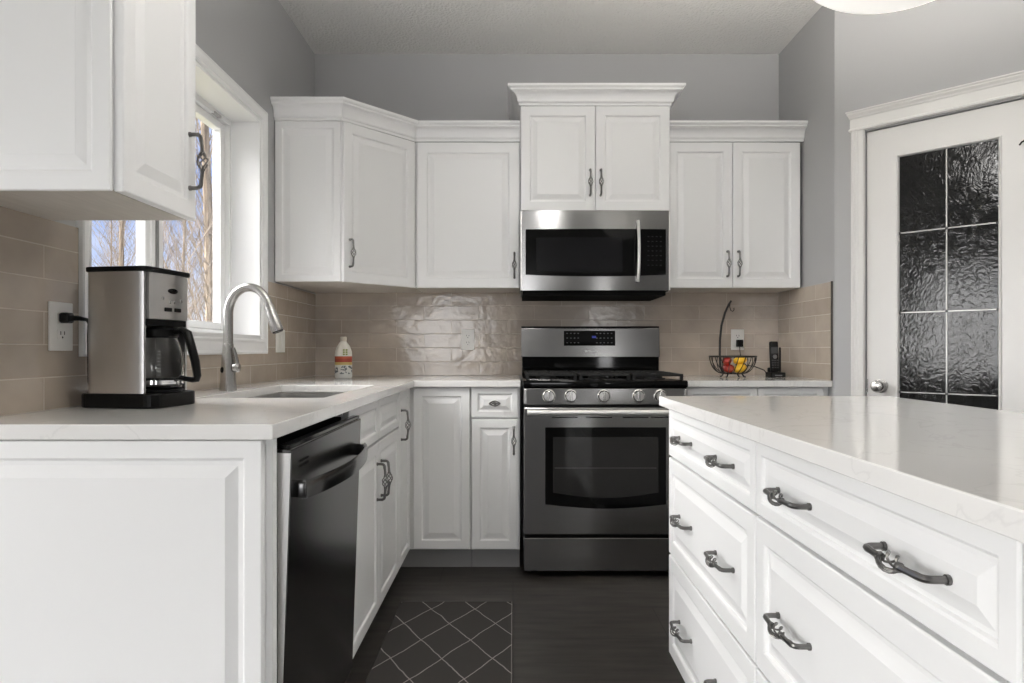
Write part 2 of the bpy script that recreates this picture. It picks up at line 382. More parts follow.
# ================================================================== SETTING
LW, RW, BW, CH = -1.128, 1.512, 3.78, 2.743     # left wall x, right return x, back wall y, ceiling z
FX0, FX1, FY0 = -4.0, 4.4, -8.5
JOG = 1.27                                      # where the left wall ends and the dining area opens
ROOM = [(FX0-.2, FY0-.2), (FX1+.2, FY0-.2), (FX1+.2, BW+.2), (LW-.2, BW+.2), (LW-.2, JOG+.15), (FX0-.2, JOG+.15)]
struct(MB().prism(ROOM, -.1, 0).build('floor', M['floor']))
struct(MB().prism(ROOM, CH, CH+.1).build('ceiling', M['ceil']))
struct(MB().box(LW-.2, RW+.1, BW, BW+.2, 0, CH).build('wall_back', M['wall']))
WY0, WY1, WZ0, WZ1 = 1.762, 2.963, 1.112, 2.085   # sink window opening
wl = MB(); xa, xb = LW-.2, LW
wl.box(xa, xb, JOG, WY0, 0, CH).box(xa, xb, WY1, BW, 0, CH).box(xa, xb, WY0, WY1, 0, WZ0).box(xa, xb, WY0, WY1, WZ1, CH)
struct(wl.build('wall_left', M['wall']))
struct(MB().box(RW, RW+.1, 3.127, BW, 0, CH).build('wall_right', M['wall']))
# pantry wall at 45 degrees with the door opening; local x runs along the wall, -y faces the kitchen
pw = sroot('wall_pantry', (RW, 3.127, 0), -pi/4)
S0, S1, DT = .1345, .761, 2.057
PW = .93
MB().box(0, S0, 0, .1, 0, CH).box(S1, PW, 0, .1, 0, CH).box(S0, S1, 0, .1, DT, CH).build('wall_surface', M['wall'], pw)
ex, ey = RW+PW*cos(pi/4), 3.127-PW*cos(pi/4)
struct(MB().box(ex, FX1, ey, ey+.12, 0, CH).build('wall_side', M['wall']))
struct(MB().box(FX1, FX1+.2, FY0, ey+.12, 0, CH).build('wall_far_right', M['wall']))
struct(MB().box(FX0-.2, LW-.2, JOG, JOG+.15, 0, CH).build('wall_dining', M['wall']))
struct(MB().box(FX0-.2, FX0, FY0, -2.55, 0, CH).box(FX0-.2, FX0, -.15, JOG, 0, CH).box(FX0-.2, FX0, -2.55, -.15, 2.13, CH).build('wall_patio', M['wall']))
rear = MB()
for x0, x1, z0, z1 in ((FX0-.2, -3.7, 0, CH), (-.5, 2.04, 0, CH), (2.36, FX1+.2, 0, CH), (-3.7, -.5, 0, .4), (-3.7, -.5, 2.34, CH), (2.04, 2.36, 0, .18), (2.04, 2.36, 2.22, CH)):
    rear.box(x0, x1, FY0-.2, FY0, z0, z1)
struct(rear.build('wall_rear', M['wall']))

# glazing of the daylight openings behind the camera
def framed_window(name, axis, at, a0, a1, z0, z1, bars):
    r = sroot(name, (0, 0, 0)); f = MB(); w = .05
    def bx(a, b, c, d, t=.03):
        if axis == 'y': f.box(a, b, at-t, at+t, c, d)
        else: f.box(at-t, at+t, a, b, c, d)
    bx(a0, a1, z0, z0+w); bx(a0, a1, z1-w, z1); bx(a0, a0+w, z0+w, z1-w); bx(a1-w, a1, z0+w, z1-w)
    for k in range(1, bars): c = a0+(a1-a0)*k/bars; bx(c-.03, c+.03, z0+w, z1-w)
    f.build('window_frame', M['trim'], r)
    g = MB()
    if axis == 'y': g.box(a0+w, a1-w, at-.004, at+.004, z0+w, z1-w)
    else: g.box(at-.004, at+.004, a0+w, a1-w, z0+w, z1-w)
    g.build('window_pane', M['pane'], r)
framed_window('window_2', 'x', FX0-.1, -2.55, -.15, 0, 2.13, 2)
framed_window('window_3', 'y', FY0-.1, -3.7, -.5, .4, 2.34, 2)
framed_window('window_4', 'y', FY0-.1, 2.04, 2.36, .18, 2.22, 1)

# backsplash tile (structure), uv in metres
def tile_slab(name, axis, a0, a1, z0, z1, at, thick, cut=None):
    bm = bmesh.new(); uvl = bm.loops.layers.uv.new('UVMap')
    rects = [(a0, a1, z0, z1)]
    if cut:
        c0, c1, d0, d1 = cut; rects = [(a0, c0, z0, z1), (c1, a1, z0, z1), (c0, c1, z0, d0)]
        if d1 < z1: rects.append((c0, c1, d1, z1))
    for p, q, s_, t in rects:
        if q-p < 1e-4 or t-s_ < 1e-4: continue
        r = bmesh.ops.create_cube(bm, size=1)['verts']
        lo, hi = min(at, at+thick), max(at, at+thick)
        for v in r:
            a = p if v.co.x < 0 else q; z = s_ if v.co.z < 0 else t; d = lo if v.co.y < 0 else hi
            v.co = Vector((a, d, z)) if axis == 'y' else Vector((d, a, z))
    for f in bm.faces:
        for l in f.loops:
            c = l.vert.co; l[uvl].uv = (c.x+9.7085 if axis == 'y' else c.y+9.488, c.z-.915+7.9)
    bmesh.ops.recalc_face_normals(bm, faces=bm.faces[:])
    me = bpy.data.meshes.new(name); bm.to_mesh(me); bm.free(); me.materials.append(M['tile'])
    o = bpy.data.objects.new(name, me); COL.objects.link(o); return struct(o)
TT = .008
tile_slab('wall_tile_back', 'y', LW+TT, RW-TT, .9155, 1.3835, BW, -TT)
tile_slab('wall_tile_left', 'x', 1.29, BW-TT-.0005, .9155, 1.3745, LW, TT, (1.7145, 3.0105, 1.0425, 1.3745))
tile_slab('wall_tile_right', 'x', 3.145, BW-TT-.0005, .9155, 1.3835, RW, -TT)
struct(MB().box(RW-.010, RW, 3.1415, 3.1445, .9155, 1.385).build('trim_tile_edge', mat('tile_edge_trim', (.12, .11, .10), .4, .6)))

# sink window: casing, jamb liner, frame, sashes, panes
w = sroot('window_1', (0, 0, 0))
cas = [(0, 0), (0, .019), (.008, .021), (.05, .014), (.058, .016), (.066, .012), (.07, .012), (.07, 0)]
def casing_ring(y0, y1, z0, z1):
    L_ = []
    for i, (o, h) in enumerate([(.046, 0), (.046, .018), (.041, .021), (.035, .017), (.013, .013), (.006, .016), (0, .011), (0, -.004)]):
        L_.append([(LW+h, y0-o, z0-o*1.48), (LW+h, y1+o, z0-o*1.48), (LW+h, y1+o, z1+o), (LW+h, y0-o, z1+o)])
    b = MB(); V = [[b.bm.verts.new(p) for p in l] for l in L_]
    for A, B in zip(V, V[1:]+V[:1]):
        for k in range(4): b.bm.faces.new((A[k], A[(k+1) % 4], B[(k+1) % 4], B[k]))
    return b
casing_ring(WY0-.001, WY1+.001, WZ0-.001, WZ1+.001).build('window_casing', M['trim'], w)
def ring_x(x0, x1, y0, y1, z0, z1, t):
    tl, tr_, tb, tt = t if isinstance(t, tuple) else (t,)*4
    return MB().box(x0, x1, y0, y0+tl, z0, z1).box(x0, x1, y1-tr_, y1, z0, z1).box(x0, x1, y0+tl, y1-tr_, z0, z0+tb).box(x0, x1, y0+tl, y1-tr_, z1-tt, z1)
ring_x(LW-.19, LW+.004, WY0, WY1, WZ0, WZ1, .012).build('window_jamb', M['trim'], w)
ring_x(-1.308, -1.25, WY0+.012, WY1-.012, WZ0+.012, WZ1-.012, .022).box(-1.306, -1.262, 2.325, 2.385, WZ0+.034, WZ1-.034).build('window_frame', M['trim'], w)
for a, b_ in ((WY0+.036, 2.338), (2.372, WY1-.036)):
    sh = ring_x(-1.304, -1.268, a, b_, WZ0+.036, WZ1-.036, (.040, .040, .03, .034)).build('window_sash', M['trim'], w, bev=.003)
    MB().box(-1.3, -1.296, a+.04, b_-.04, WZ0+.066, WZ1-.07).build('window_pane', M['pane'], sh)
MB().box(-1.262, -1.2575, 2.347, 2.363, WZ0+.034, WZ1-.034).build('window_gasket', mat('window_gasket', (.2, .2, .2), .6), w)
MB().box(-1.262, -1.245, 2.78, 2.84, WZ1-.036, WZ1-.026).build('window_latch', M['satin'], w)

# pantry door: casing with a crown header, slab with a leaded textured pane
pc = sroot('trim_pantry', (RW, 3.127, 0), -pi/4)
CO = .077
for x0, x1 in ((CO, S0-.002), (S1+.002, S1+.0595)):
    c = MB(); q = x1-x0
    c.prism([(x0, 0), (x0, -.016), (x0+q*.14, -.019), (x0+q*.26, -.016), (x0+q*.34, -.018), (x0+q*.5, -.015), (x0+q*.62, -.017), (x0+q*.9, -.014), (x1, -.010), (x1, 0)], 0, DT+.006)
    c.build('door_casing', M['door'], pc)
hp = [(0, DT+.006), (.018, DT+.006), (.024, DT+.010), (.024, DT+.017), (.016, DT+.022), (.016, DT+.064), (.022, DT+.068), (.024, DT+.074), (.034, DT+.084), (.034, DT+.09), (.040, DT+.093), (.040, DT+.099), (0, DT+.099)]
hp = [(o*.62, z) for o, z in hp]
MB().sweep(hp, [(CO+.004, 0), (CO+.004, -.0001), (S1+.0555, -.0001), (S1+.0555, 0)]).build('door_header', M['door'], pc)
dr = sroot('door_1', (RW, 3.127, 0), -pi/4)
dx0, dx1, dz0, dz1 = S0+.003, S1-.003, .012, DT-.004
gx0, gx1, gz0, gz1 = .2663, .6293, .17, 1.917
fy = .012
d = MB().box(dx0, gx0, fy, fy+.036, dz0, dz1).box(gx1, dx1, fy, fy+.036, dz0, dz1).box(gx0, gx1, fy, fy+.036, dz0, gz0).box(gx0, gx1, fy, fy+.036, gz1, dz1)
d.build('door_slab', M['door'], dr)
gs = MB(); o_ = .007
loops_ = [[(gx0+i, fy+h, gz0+i), (gx1-i, fy+h, gz0+i), (gx1-i, fy+h, gz1-i), (gx0+i, fy+h, gz1-i)] for i, h in ((-.009, .002), (-.009, -.004), (-.005, -.0065), (-.001, -.004), (.003, .008), (-.009, .008))]
V = [[gs.bm.verts.new(p) for p in l] for l in loops_]
for A, B in zip(V, V[1:]+V[:1]):
    for k in range(4): gs.bm.faces.new((A[k], A[(k+1) % 4], B[(k+1) % 4], B[k]))
gs.build('glass_stop', M['door'], dr)
MB().box(gx0+.0005, gx1-.0005, fy+.006, fy+.012, gz0+.0005, gz1-.0005).build('door_glass', M['rain'], dr)
lead = MB(); gm = (gx0+gx1)/2
lead.box(gm-.0025, gm+.0025, fy+.002, fy+.0065, gz0+.003, gz1-.003)
for z in (1.577, 1.225, .874, .523): lead.box(gx0+.003, gx1-.003, fy+.0025, fy+.0065, z-.0025, z+.0025)
lead.build('leading', M['came'], dr)
jn = MB()
for z in (1.577, 1.225, .874, .523):
    for x in (gx0+.004, gm, gx1-.004): jn.lathe([(.0006, fy), (.006, fy+.002), (.006, fy+.006)], (x, 0, z), 'y', 10)
jn.build('lead_joint', mat('lead_solder', (.06, .06, .06), .4, .8), dr)
kx, kz = .1377*sqrt(2), .898
MB().lathe([(.031, fy-.001), (.031, fy-.005), (.012, fy-.009), (.011, fy-.026), (.02, fy-.032), (.027, fy-.042), (.0275, fy-.052), (.022, fy-.06), (.010, fy-.063), (.001, fy-.0635)], (kx, 0, kz), 'y', 28).build('door_knob', M['satin'], dr, smooth=True)
MB().box(dx0-.001, dx0+.004, fy-.0015, fy+.02, kz-.03, kz+.03).build('door_latch', M['satin'], dr)
hx = .494*sqrt(2)
MB().tube([(hx, fy-.012, 1.872), (hx+.008, fy-.022, 1.879), (hx+.022, fy-.026, 1.884), (hx+.038, fy-.02, 1.885), (hx+.045, fy-.001, 1.884)], .0035, 8).build('coat_hook', M['black'], dr, smooth=True)
struct(MB().box(RW-.012, RW, 3.128, 3.14, 0, .09).build('baseboard_right', M['trim']))

# ground outside
struct(MB().box(-40, -4.3, -20, 45, -.45, -.35).box(-4.3, -1.4, 1.6, 45, -.45, -.35).build('ground', M['grass']))

# ================================================================== HANDLE (bird-cage pull) shared mesh
def cage_handle(Lh=.128, off=.028, r=.0043):
    b = MB(); h = Lh/2; cg = .021
    # local: bar along x, stands off toward -y; door plane at y=0
    def bar(sg):
        P = [(sg*h, 0, 0), (sg*h, -off*.62, 0)]
        for i in range(1, 6):
            a = i/6*pi/2; P.append((sg*(h-.010*(1-cos(a))), -off*.62-(off*.38)*sin(a), 0))
        P += [(sg*(h-.014), -off, 0), (sg*(h*.62), -off-.0015, 0), (sg*cg, -off-.003, 0)]
        n = len(P); R = [r*1.12, r*1.12]+[r*1.12]*5+[r*1.15, r*.98, r*1.12]
        b.tube(P, R, 8)
        b.lathe([(.001, 0), (.0062, 0), (.0062, .004), (.001, .004)], (sg*h, -.004, 0), 'y', 10)
        b.lathe([(.002, -.003), (.0062, -.002), (.0062, .002), (.002, .003)], (sg*cg, -off-.003, 0), 'x', 10)
    bar(1); bar(-1)
    for k in range(5):
        P = []
        for i in range(11):
            t = i/10; a = 2*pi*k/5+t*pi*1.05; rr = .0022+.0098*sin(pi*t)**.85
            P.append((-cg+2*cg*t, -off-.003+rr*cos(a), rr*sin(a)))
        b.tube(P, .0017, 6)
    return b.build('handle', M['pewter'], mesh_only=True, smooth=True)
HANDLE = cage_handle()
def knob_mesh():
    b = MB(); b.lathe([(.009, 0), (.009, -.003), (.005, -.005), (.005, -.018), (.002, -.019)], axis='y', seg=14)
    for k in range(6):
        P = []
        for i in range(9):
            t = i/8; a = 2*pi*k/6+t*pi*.9; rr = .002+.011*sin(pi*t)
            P.append((-.024+.048*t, -.024+rr*cos(a), rr*sin(a)))
        b.tube(P, .0021, 6)
    b.lathe([(.001, -.028), (.0045, -.026), (.0045, -.021), (.001, -.02)], (0, -.024, 0), 'x', 10); b.lathe([(.001, .02), (.0045, .021), (.0045, .026), (.001, .028)], (0, -.024, 0), 'x', 10)
    return b.build('knob', M['pewter'], mesh_only=True, smooth=True)
KNOB = knob_mesh()

# ================================================================== CABINETS
CROWN = [(0, 0), (.006, 0), (.006, .012), (.011, .014), (.014, .02)] + [(.014+.028*(1-cos(a)), .02+.046*sin(a)) for a in [pi/2*i/6 for i in range(1, 7)]] + [(.046, .07), (.046, .076), (.052, .08), (.056, .086), (.056, .096), (0, .096)]
def crown(path, z, parent, first=None, last=None, sc=1., so=1.):
    pr = [(o*so, z+h*sc) for o, h in CROWN]
    return MB().sweep(pr, path, first, last).build('crown_molding', M['white'], parent, world=True)
def front(parent, name, u0, u1, v0, v1, y=-.02, handle=None, frm=.043):
    """door or drawer front; handle = (u, v, 'v'/'h'/'k')"""
    o = MB().panel(u0, u1, v0, v1, y, .019, frm).build(name, M['white'], parent)
    for hd in (handle or []):
        u, v, k = hd
        put('knob' if k == 'k' else 'handle', KNOB if k == 'k' else HANDLE, o, (u, y, v), (0, pi/2 if k == 'v' else 0, 0))
    return o
UB, UT = 1.384, 2.142
G = .0025
# -- near upper cabinet on the left wall (end panel faces the camera, door faces +X)
t = thing('wall_cabinet', 'short white wall cabinet beside the sink window with its black pull against the glass', 'cabinet', (-.792, 1.318, 0), pi/2, 'white wall cabinets')
MB().box(0, .300, 0, .334, 1.375+.004, UT).build('body', M['white'], t)
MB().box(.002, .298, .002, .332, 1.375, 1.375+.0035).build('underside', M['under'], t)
front(t, 'door', .001, .302, 1.375, UT-.002, -.02, [(.268, 1.51, 'v')])
e = MB().panel(-1.126, -.793, 1.375, UT-.002, 1.311, .006, .040, .010, .020, dep=.0045).build('end_panel', M['white'], t, world=True)
crown([(-1.126, 1.311), (-.772, 1.311), (-.772, 1.62), (-1.126, 1.62)], UT, t)
# -- diagonal corner cabinet
C0, C1 = Vector((-.815, 3.148)), Vector((-.515, 3.476))
t = thing('corner_wall_cabinet', 'white diagonal corner wall cabinet between the sink window and back wall, with slanted crown', 'cabinet', (C0.x, C0.y, 0), math.atan2(.328, .300), 'white wall cabinets')
poly = [(LW+.002, BW-.002), (LW+.002, 3.148), (C0.x, C0.y), (C1.x, C1.y), (C1.x, BW-.002)]
MB().prism(poly, UB+.004, UT+.004).build('body', M['white'], t, world=True)
pin = [(LW+.004, BW-.004), (LW+.004, 3.150), (C0.x-.002, C0.y+.002), (C1.x-.003, C1.y+.002), (C1.x-.003, BW-.004)]
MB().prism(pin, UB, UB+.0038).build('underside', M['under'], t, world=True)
MB().panel(LW+.003, C0.x-.001, UB, UT, 3.142, .006, .036, dep=.0042).build('end_panel', M['white'], t, world=True)
dl = (C1-C0).length
front(t, 'door', .003, dl-.012, UB, UT-.002, -.02, [(.036, 1.52, 'v')], .05)
crown([(LW+.002, 3.142), (-.811, 3.142), (-.5108, 3.462)], UT+.002, t, last=(1, 0), sc=.96)
# -- single-door cabinet left of the microwave
t = thing('wall_cabinet', 'white single-door wall cabinet between the diagonal corner cabinet and the microwave', 'cabinet', (-.512, 3.48, 0), 0, 'white wall cabinets')
w_ = .036+.512
MB().box(0, w_, 0, .298, UB+.004, UT+.004).build('body', M['white'], t)
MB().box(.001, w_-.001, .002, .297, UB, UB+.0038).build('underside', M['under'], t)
front(t, 'door', .012, w_-.004, UB, UT-.002, -.02, [(w_-.029, 1.50, 'v')], .055)
crown([(-.5105, 3.462), (.036, 3.462)], UT+.002, t, first=(.300, .320), sc=.96)
# -- raised double-door cabinet above the microwave
t = thing('wall_cabinet', 'taller-set white double-door wall cabinet directly above the microwave with the highest crown', 'cabinet', (.039, 3.40, 0), 0, 'white wall cabinets')
w_ = .759; z0, z1 = 1.768, 2.302
MB().box(0, w_, 0, .378, z0, z1).build('body', M['white'], t)
front(t, 'door', .001, w_/2-.0015, z0+.001, z1-.002, -.02, [(w_/2-.027, 1.91, 'v')], .05)
front(t, 'door', w_/2+.0015, w_-.001, z0+.001, z1-.002, -.02, [(w_/2+.027, 1.91, 'v')], .05)
crown([(.039, BW-.003), (.039, 3.384), (.798, 3.384), (.798, BW-.003)], z1, t, sc=.95, so=1.17)
# -- double-door cabinet right of the microwave
t = thing('wall_cabinet', 'white double-door wall cabinet above the fruit basket, between microwave and grey return wall', 'cabinet', (.801, 3.48, 0), 0, 'white wall cabinets')
w_ = 1.497-.801
MB().box(0, w_, 0, .298, UB+.004, UT+.004).build('body', M['white'], t)
MB().box(.001, w_-.001, .002, .297, UB, UB+.0038).build('underside', M['under'], t)
um = .342
front(t, 'door', .004, um-.0015, UB, UT-.002, -.02, [(um-.028, 1.508, 'v')], .05)
front(t, 'door', um+.0015, w_-.002, UB, UT-.002, -.02, [(um+.028, 1.508, 'v')], .05)
crown([(.801, 3.462), (1.5115, 3.462)], UT+.002, t, sc=.96)

# -- base cabinets; TK toe kick height
TK, BT = .105, .8845
DB = .112
# end of the run: gable with an applied raised panel
t = thing('base_end_panel', 'wide white raised end panel of the counter run, below the coffee maker end', 'cabinet panel', (-.80, 1.33, 0))
MB().box(-1.126, -.476, 1.318, 1.340, 0, BT).build('gable', M['white'], t, world=True)
MB().panel(-1.126, -.4905, .004, BT-.002, 1.300, .0175, .038, .012, .022, .009).build('raised_panel', M['white'], t, world=True)
# sink base (hollow, holds the basin)
t = thing('base_cabinet', 'white sink base cabinet between dishwasher and corner, two doors under two false fronts', 'cabinet', (-.51, 1.985, 0), pi/2, 'white base cabinets')
w_, dp = .875, .612
b = MB().box(0, .016, 0, dp, TK, BT).box(w_-.016, w_, 0, dp, TK, BT).box(.016, w_-.016, 0, dp, TK, TK+.016).box(.016, w_-.016, dp-.006, dp, TK+.016, BT).box(.016, w_-.016, 0, .018, BT-.03, BT).box(.016, w_-.016, 0, .018, .715, .74)
b.build('body', M['white'], t)
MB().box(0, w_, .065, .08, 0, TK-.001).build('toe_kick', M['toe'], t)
hm = .445
for a, c, hu in ((.004, hm-.0015, hm-.036), (hm+.0015, w_-.004, hm+.036)):
    front(t, 'drawer_front', a, c, .732, BT-.004, -.02, None, .038)
    front(t, 'door', a, c, DB, .724, -.02, [(hu, .585, 'v')], .043)
# L-shaped corner base with a hinged pair of doors
t = thing('corner_base_cabinet', 'white inside-corner base cabinet with full-height doors on two faces', 'cabinet', (-.51, 3.185, 0), 0, 'white base cabinets')
MB().prism([(LW+.002, BW-.002), (LW+.002, 2.862), (-.51, 2.862), (-.51, 3.185), (-.203, 3.185), (-.203, BW-.002)], TK, BT).build('body', M['white'], t, world=True)
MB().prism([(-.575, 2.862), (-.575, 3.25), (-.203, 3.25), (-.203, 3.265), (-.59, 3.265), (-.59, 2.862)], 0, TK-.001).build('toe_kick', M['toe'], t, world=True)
o = MB().panel(2.868-3.185, 3.160-3.185, DB, BT-.004, -.02, .019, .04).xf(Matrix.Rotation(pi/2, 4, 'Z')).build('door', M['white'], t)
put('handle', HANDLE, o, (.02, -.275, .732), (0, pi/2, pi/2))
front(t, 'door', -.476+.51, -.206+.51, DB, BT-.004, -.02, None, .043)
# narrow drawer base left of the range
t = thing('base_cabinet', 'narrow white base cabinet left of the range, a knobbed drawer above one door', 'cabinet', (-.2, 3.185, 0), 0, 'white base cabinets')
w_ = .232
MB().box(0, w_, 0, .592, TK, BT).build('body', M['white'], t)
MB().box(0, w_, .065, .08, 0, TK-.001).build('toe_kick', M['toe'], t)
front(t, 'drawer_front', .003, w_-.008, .738, BT-.004, -.02, [((w_-.005)/2, .807, 'k')], .04)
front(t, 'door', .003, w_-.008, DB, .730, -.02, [(w_-.028, .63, 'v')], .043)
# base right of the range
t = thing('base_cabinet', 'white base cabinet right of the range under the fruit basket, mostly behind the island', 'cabinet', (.822, 3.185, 0), 0, 'white base cabinets')
w_ = 1.509-.822
MB().box(0, w_, 0, .592, TK, BT).build('body', M['white'], t)
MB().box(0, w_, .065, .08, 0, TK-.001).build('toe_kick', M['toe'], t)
for a, c, hu in ((.003, w_/2-.0015, w_/2-.03), (w_/2+.0015, w_-.03, w_/2+.03)):
    front(t, 'drawer_front', a, c, .732, BT-.004, -.02, [((a+c)/2, .80, 'h')], .04)
    front(t, 'door', a, c, DB, .724, -.02, [(hu, .63, 'v')], .043)

# -- island drawer banks (faces -X)
IX, IY = .506, 2.078
def drawer_bank(y_far, wd, label, first):
    t = thing('drawer_cabinet', label, 'cabinet', (IX, y_far, 0), -pi/2, 'island drawer cabinets')
    MB().box(0, wd, 0, .60, TK, BT).build('body', M['white'], t)
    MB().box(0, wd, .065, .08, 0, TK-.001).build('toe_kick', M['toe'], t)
    for z0, z1 in ((.733, BT-.004), (.430, .726), (.118, .423)):
        c = wd/2; zh = (z0+z1)/2-.003
        front(t, 'drawer', .003, wd-.003, z0, z1, -.02, [(c-.166, zh, 'h'), (c+.180, zh, 'h')], .036 if z1 > .8 else .045)
    return t
d1 = drawer_bank(IY, .742, 'white three-drawer island cabinet nearest the range', True)
d2 = drawer_bank(IY-.744, .698, 'white island drawer cabinet nearest the camera, its far edge beside the first drawer cabinet', False)
t = thing('island_end_cabinet', 'plain white end of the island past the second drawer cabinet', 'cabinet', (IX, .63, 0), -pi/2)
MB().box(0, .53, -.012, .60, 0, BT).build('body', M['white'], t)
MB().panel(.014, .516, .08, BT-.004, -.02, .008).build('raised_panel', M['white'], t)

# ================================================================== COUNTERTOPS
def slab_cells(xs, ys, keep, z0, z1):
    b = MB(); bm = b.bm; vd = {}
    def V(x, y, z):
        k = (round(x, 5), round(y, 5), z)
        if k not in vd: vd[k] = bm.verts.new((x, y, z))
        return vd[k]
    nx, ny = len(xs)-1, len(ys)-1
    K = lambda i, j: 0 <= i < nx and 0 <= j < ny and keep((xs[i]+xs[i+1])/2, (ys[j]+ys[j+1])/2)
    for i in range(nx):
        for j in range(ny):
            if not K(i, j): continue
            x0, x1, y0, y1 = xs[i], xs[i+1], ys[j], ys[j+1]
            bm.faces.new([V(x0, y0, z1), V(x1, y0, z1), V(x1, y1, z1), V(x0, y1, z1)])
            bm.faces.new([V(x0, y0, z0), V(x0, y1, z0), V(x1, y1, z0), V(x1, y0, z0)])
            for (di, dj, p, q) in ((-1, 0, (x0, y1), (x0, y0)), (1, 0, (x1, y0), (x1, y1)), (0, -1, (x0, y0), (x1, y0)), (0, 1, (x1, y1), (x0, y1))):
                if not K(i+di, j+dj): bm.faces.new([V(*p, z0), V(*q, z0), V(*q, z1), V(*p, z1)])
    return b
CT0, CT1 = .885, .915
SX0, SX1, SY0, SY1 = -.962, -.575, 2.015, 2.752
FE, BE = -.467, 3.145
b = slab_cells([LW+.001, SX0, SX1, FE, .036], [1.294, SY0, SY1, BE, BW-.001], lambda x, y: (x < FE or y > BE) and not (SX0 < x < SX1 and SY0 < y < SY1), CT0, CT1)
o = b.build('countertop', M['quartz'], bev=.002); tag(o, 'white quartz L-shaped countertop with the sink cut-out, along the window and back wall', 'countertop')
o = MB().box(.818, RW-.001, BE, BW-.001, CT0, CT1).build('countertop', M['quartz'], bev=.002); tag(o, 'short white quartz countertop right of the range, under the fruit basket', 'countertop')
o = MB().box(.460, 1.178, .06, 2.096, CT0, CT1).build('countertop', M['quartz'], bev=.002); tag(o, 'glossy white quartz island top mirroring the pantry door', 'countertop')

# ================================================================== SINK + FAUCET
t = thing('kitchen_sink', 'undermount stainless steel sink basin in the counter below the window', 'sink', ((SX0+SX1)/2, (SY0+SY1)/2, .68))
hx_, hy_ = (SX1-SX0)/2-.002, (SY1-SY0)/2-.002
def rl(dx, r, z): return [(x, y, z) for x, y in rrect(-hx_+dx, hx_-dx, -hy_+dx, hy_-dx, r)]
b = MB(); Ls = [rl(-.008, .02, .2035), rl(.0, .03, .2035), rl(.002, .032, .19), rl(.012, .045, .02), rl(.028, .05, .006), rl(.06, .05, .004), rl(.06, .05, 0), rl(.02, .05, .002), rl(.004, .045, .02), rl(-.004, .03, .19), rl(-.008, .02, .2015)]
V = [[b.bm.verts.new(p) for p in l] for l in Ls]; n_ = len(V[0])
for i, (A, B) in enumerate(zip(V, V[1:]+V[:1])):
    if i == 5: continue
    for k in range(n_): b.bm.faces.new((A[k], A[(k+1) % n_], B[(k+1) % n_], B[k]))
b.bm.faces.new(V[5]); b.bm.faces.new(V[6][::-1])
b.build('basin', M['sink'], t, smooth=True)
MB().lathe([(.045, .0045), (.045, .007), (.035, .0075), (.03, .0052), (.001, .0052)], (0, 0, 0), 'z', 24).build('drain', M['chrome'], t, smooth=True)

fx, fyy = -1.008, 2.353
t = thing('faucet', 'brushed nickel gooseneck pull-down faucet standing behind the sink', 'faucet', (fx, fyy, CT1+.001))
MB().lathe([(.029, 0), (.029, .004), (.027, .03), (.0245, .075), (.0215, .115), (.0185, .15), (.0178, .165), (.0172, .167)], seg=28).build('body', M['satin'], t, smooth=True)
r_ = .074; zs = .270
P = [(0, 0, .166), (0, 0, .21), (0, 0, .25)]
for i in range(0, 19):
    a = pi - i/18*radians(160); P.append((r_+r_*cos(a), 0, zs+(r_+.022)*sin(a)))
e1 = Vector(P[-1]); dirn = Vector((sin(radians(25)), 0, -cos(radians(25)))).normalized()
dirn = (Vector(P[-1])-Vector(P[-2])).normalized()
MB().tube(P, [.0165]*3+[.0165-.0022*i/18 for i in range(19)], 16).build('spout', M['satin'], t, smooth=True)
hd = MB(); Q = [e1+dirn*.0015, e1+dirn*.012, e1+dirn*.05, e1+dirn*.088, e1+dirn*.098]
hd.tube(Q, [.0155, .016, .019, .0218, .021], 18).build('spray_head', M['satin'], t, smooth=True)
MB().tube([e1+dirn*.0978, e1+dirn*.1015], [.0185, .018], 18).build('nozzle', M['black'], t, smooth=True)
hp_ = MB(); hp_.lathe([(.001, 0), (.0155, 0), (.0165, .003), (.0165, .016), (.014, .02), (.001, .021)], (.0225, -.006, .082), 'x', 18)
hp_.build('handle_hub', M['satin'], t, smooth=True)
MB().tube([(.036, -.006, .085), (.034, -.008, .108), (.029, -.01, .132), (.024, -.012, .152)], [.0085, .009, .0082, .0065], 10, flat=(1, .75)).build('handle', M['satin'], t, smooth=True)
MB().lathe([(.001, -.004), (.0075, -.003), (.008, 0), (.008, .003), (.001, .004)], (-.0115, -.0213, .074), 'y', 16, .8, 1.35).build('sensor', M['black_gloss'], t, smooth=True)

# ================================================================== DISHWASHER
t = thing('dishwasher', 'black stainless dishwasher with curved bar handle, its door slightly ajar', 'dishwasher', (-.49, 1.357, 0), pi/2)
w_ = .620
MB().box(.004, w_-.004, .02, .60, .1, .862).build('body', M['dark'], t)
MB().box(.01, w_-.01, .07, .085, 0, .098).build('toe_kick', M['black'], t)
# the door leans out a little at the top: build upright, shear by its hinge angle
lean = Matrix.Translation((0, 0, .115)) @ Matrix.Rotation(radians(1.95), 4, 'X') @ Matrix.Translation((0, 0, -.115))
MB().box(0, w_, -.013, .016, .115, .858, .003).xf(lean).build('door', M['dark_steel'], t)
for u in (-.0012, w_-.0008):
    e = MB(); e.loops([[(uu, -.0115, .16), (uu, -.0095, .16), (uu, .0155, .850), (uu, -.0115, .850)] for uu in (u, u+.002)])
    e.xf(lean).build('door_edge', M['edge_steel'], t)
h = MB(); P = []
for i in range(17):
    s_ = i/16; u = .03+(w_-.052)*s_; P.append((u, -.031-.034*sin(pi*s_)**.75, .770))
L_ = []
for i, p in enumerate(P):
    u, y, z = p; hh, tt = .020, .007
    L_.append([(u, y-tt, z-hh*.86), (u, y-tt*1.0, z+hh*.6), (u, y-tt*.2, z+hh), (u, y+tt, z+hh*.7), (u, y+tt, z-hh*.8), (u, y, z-hh)])
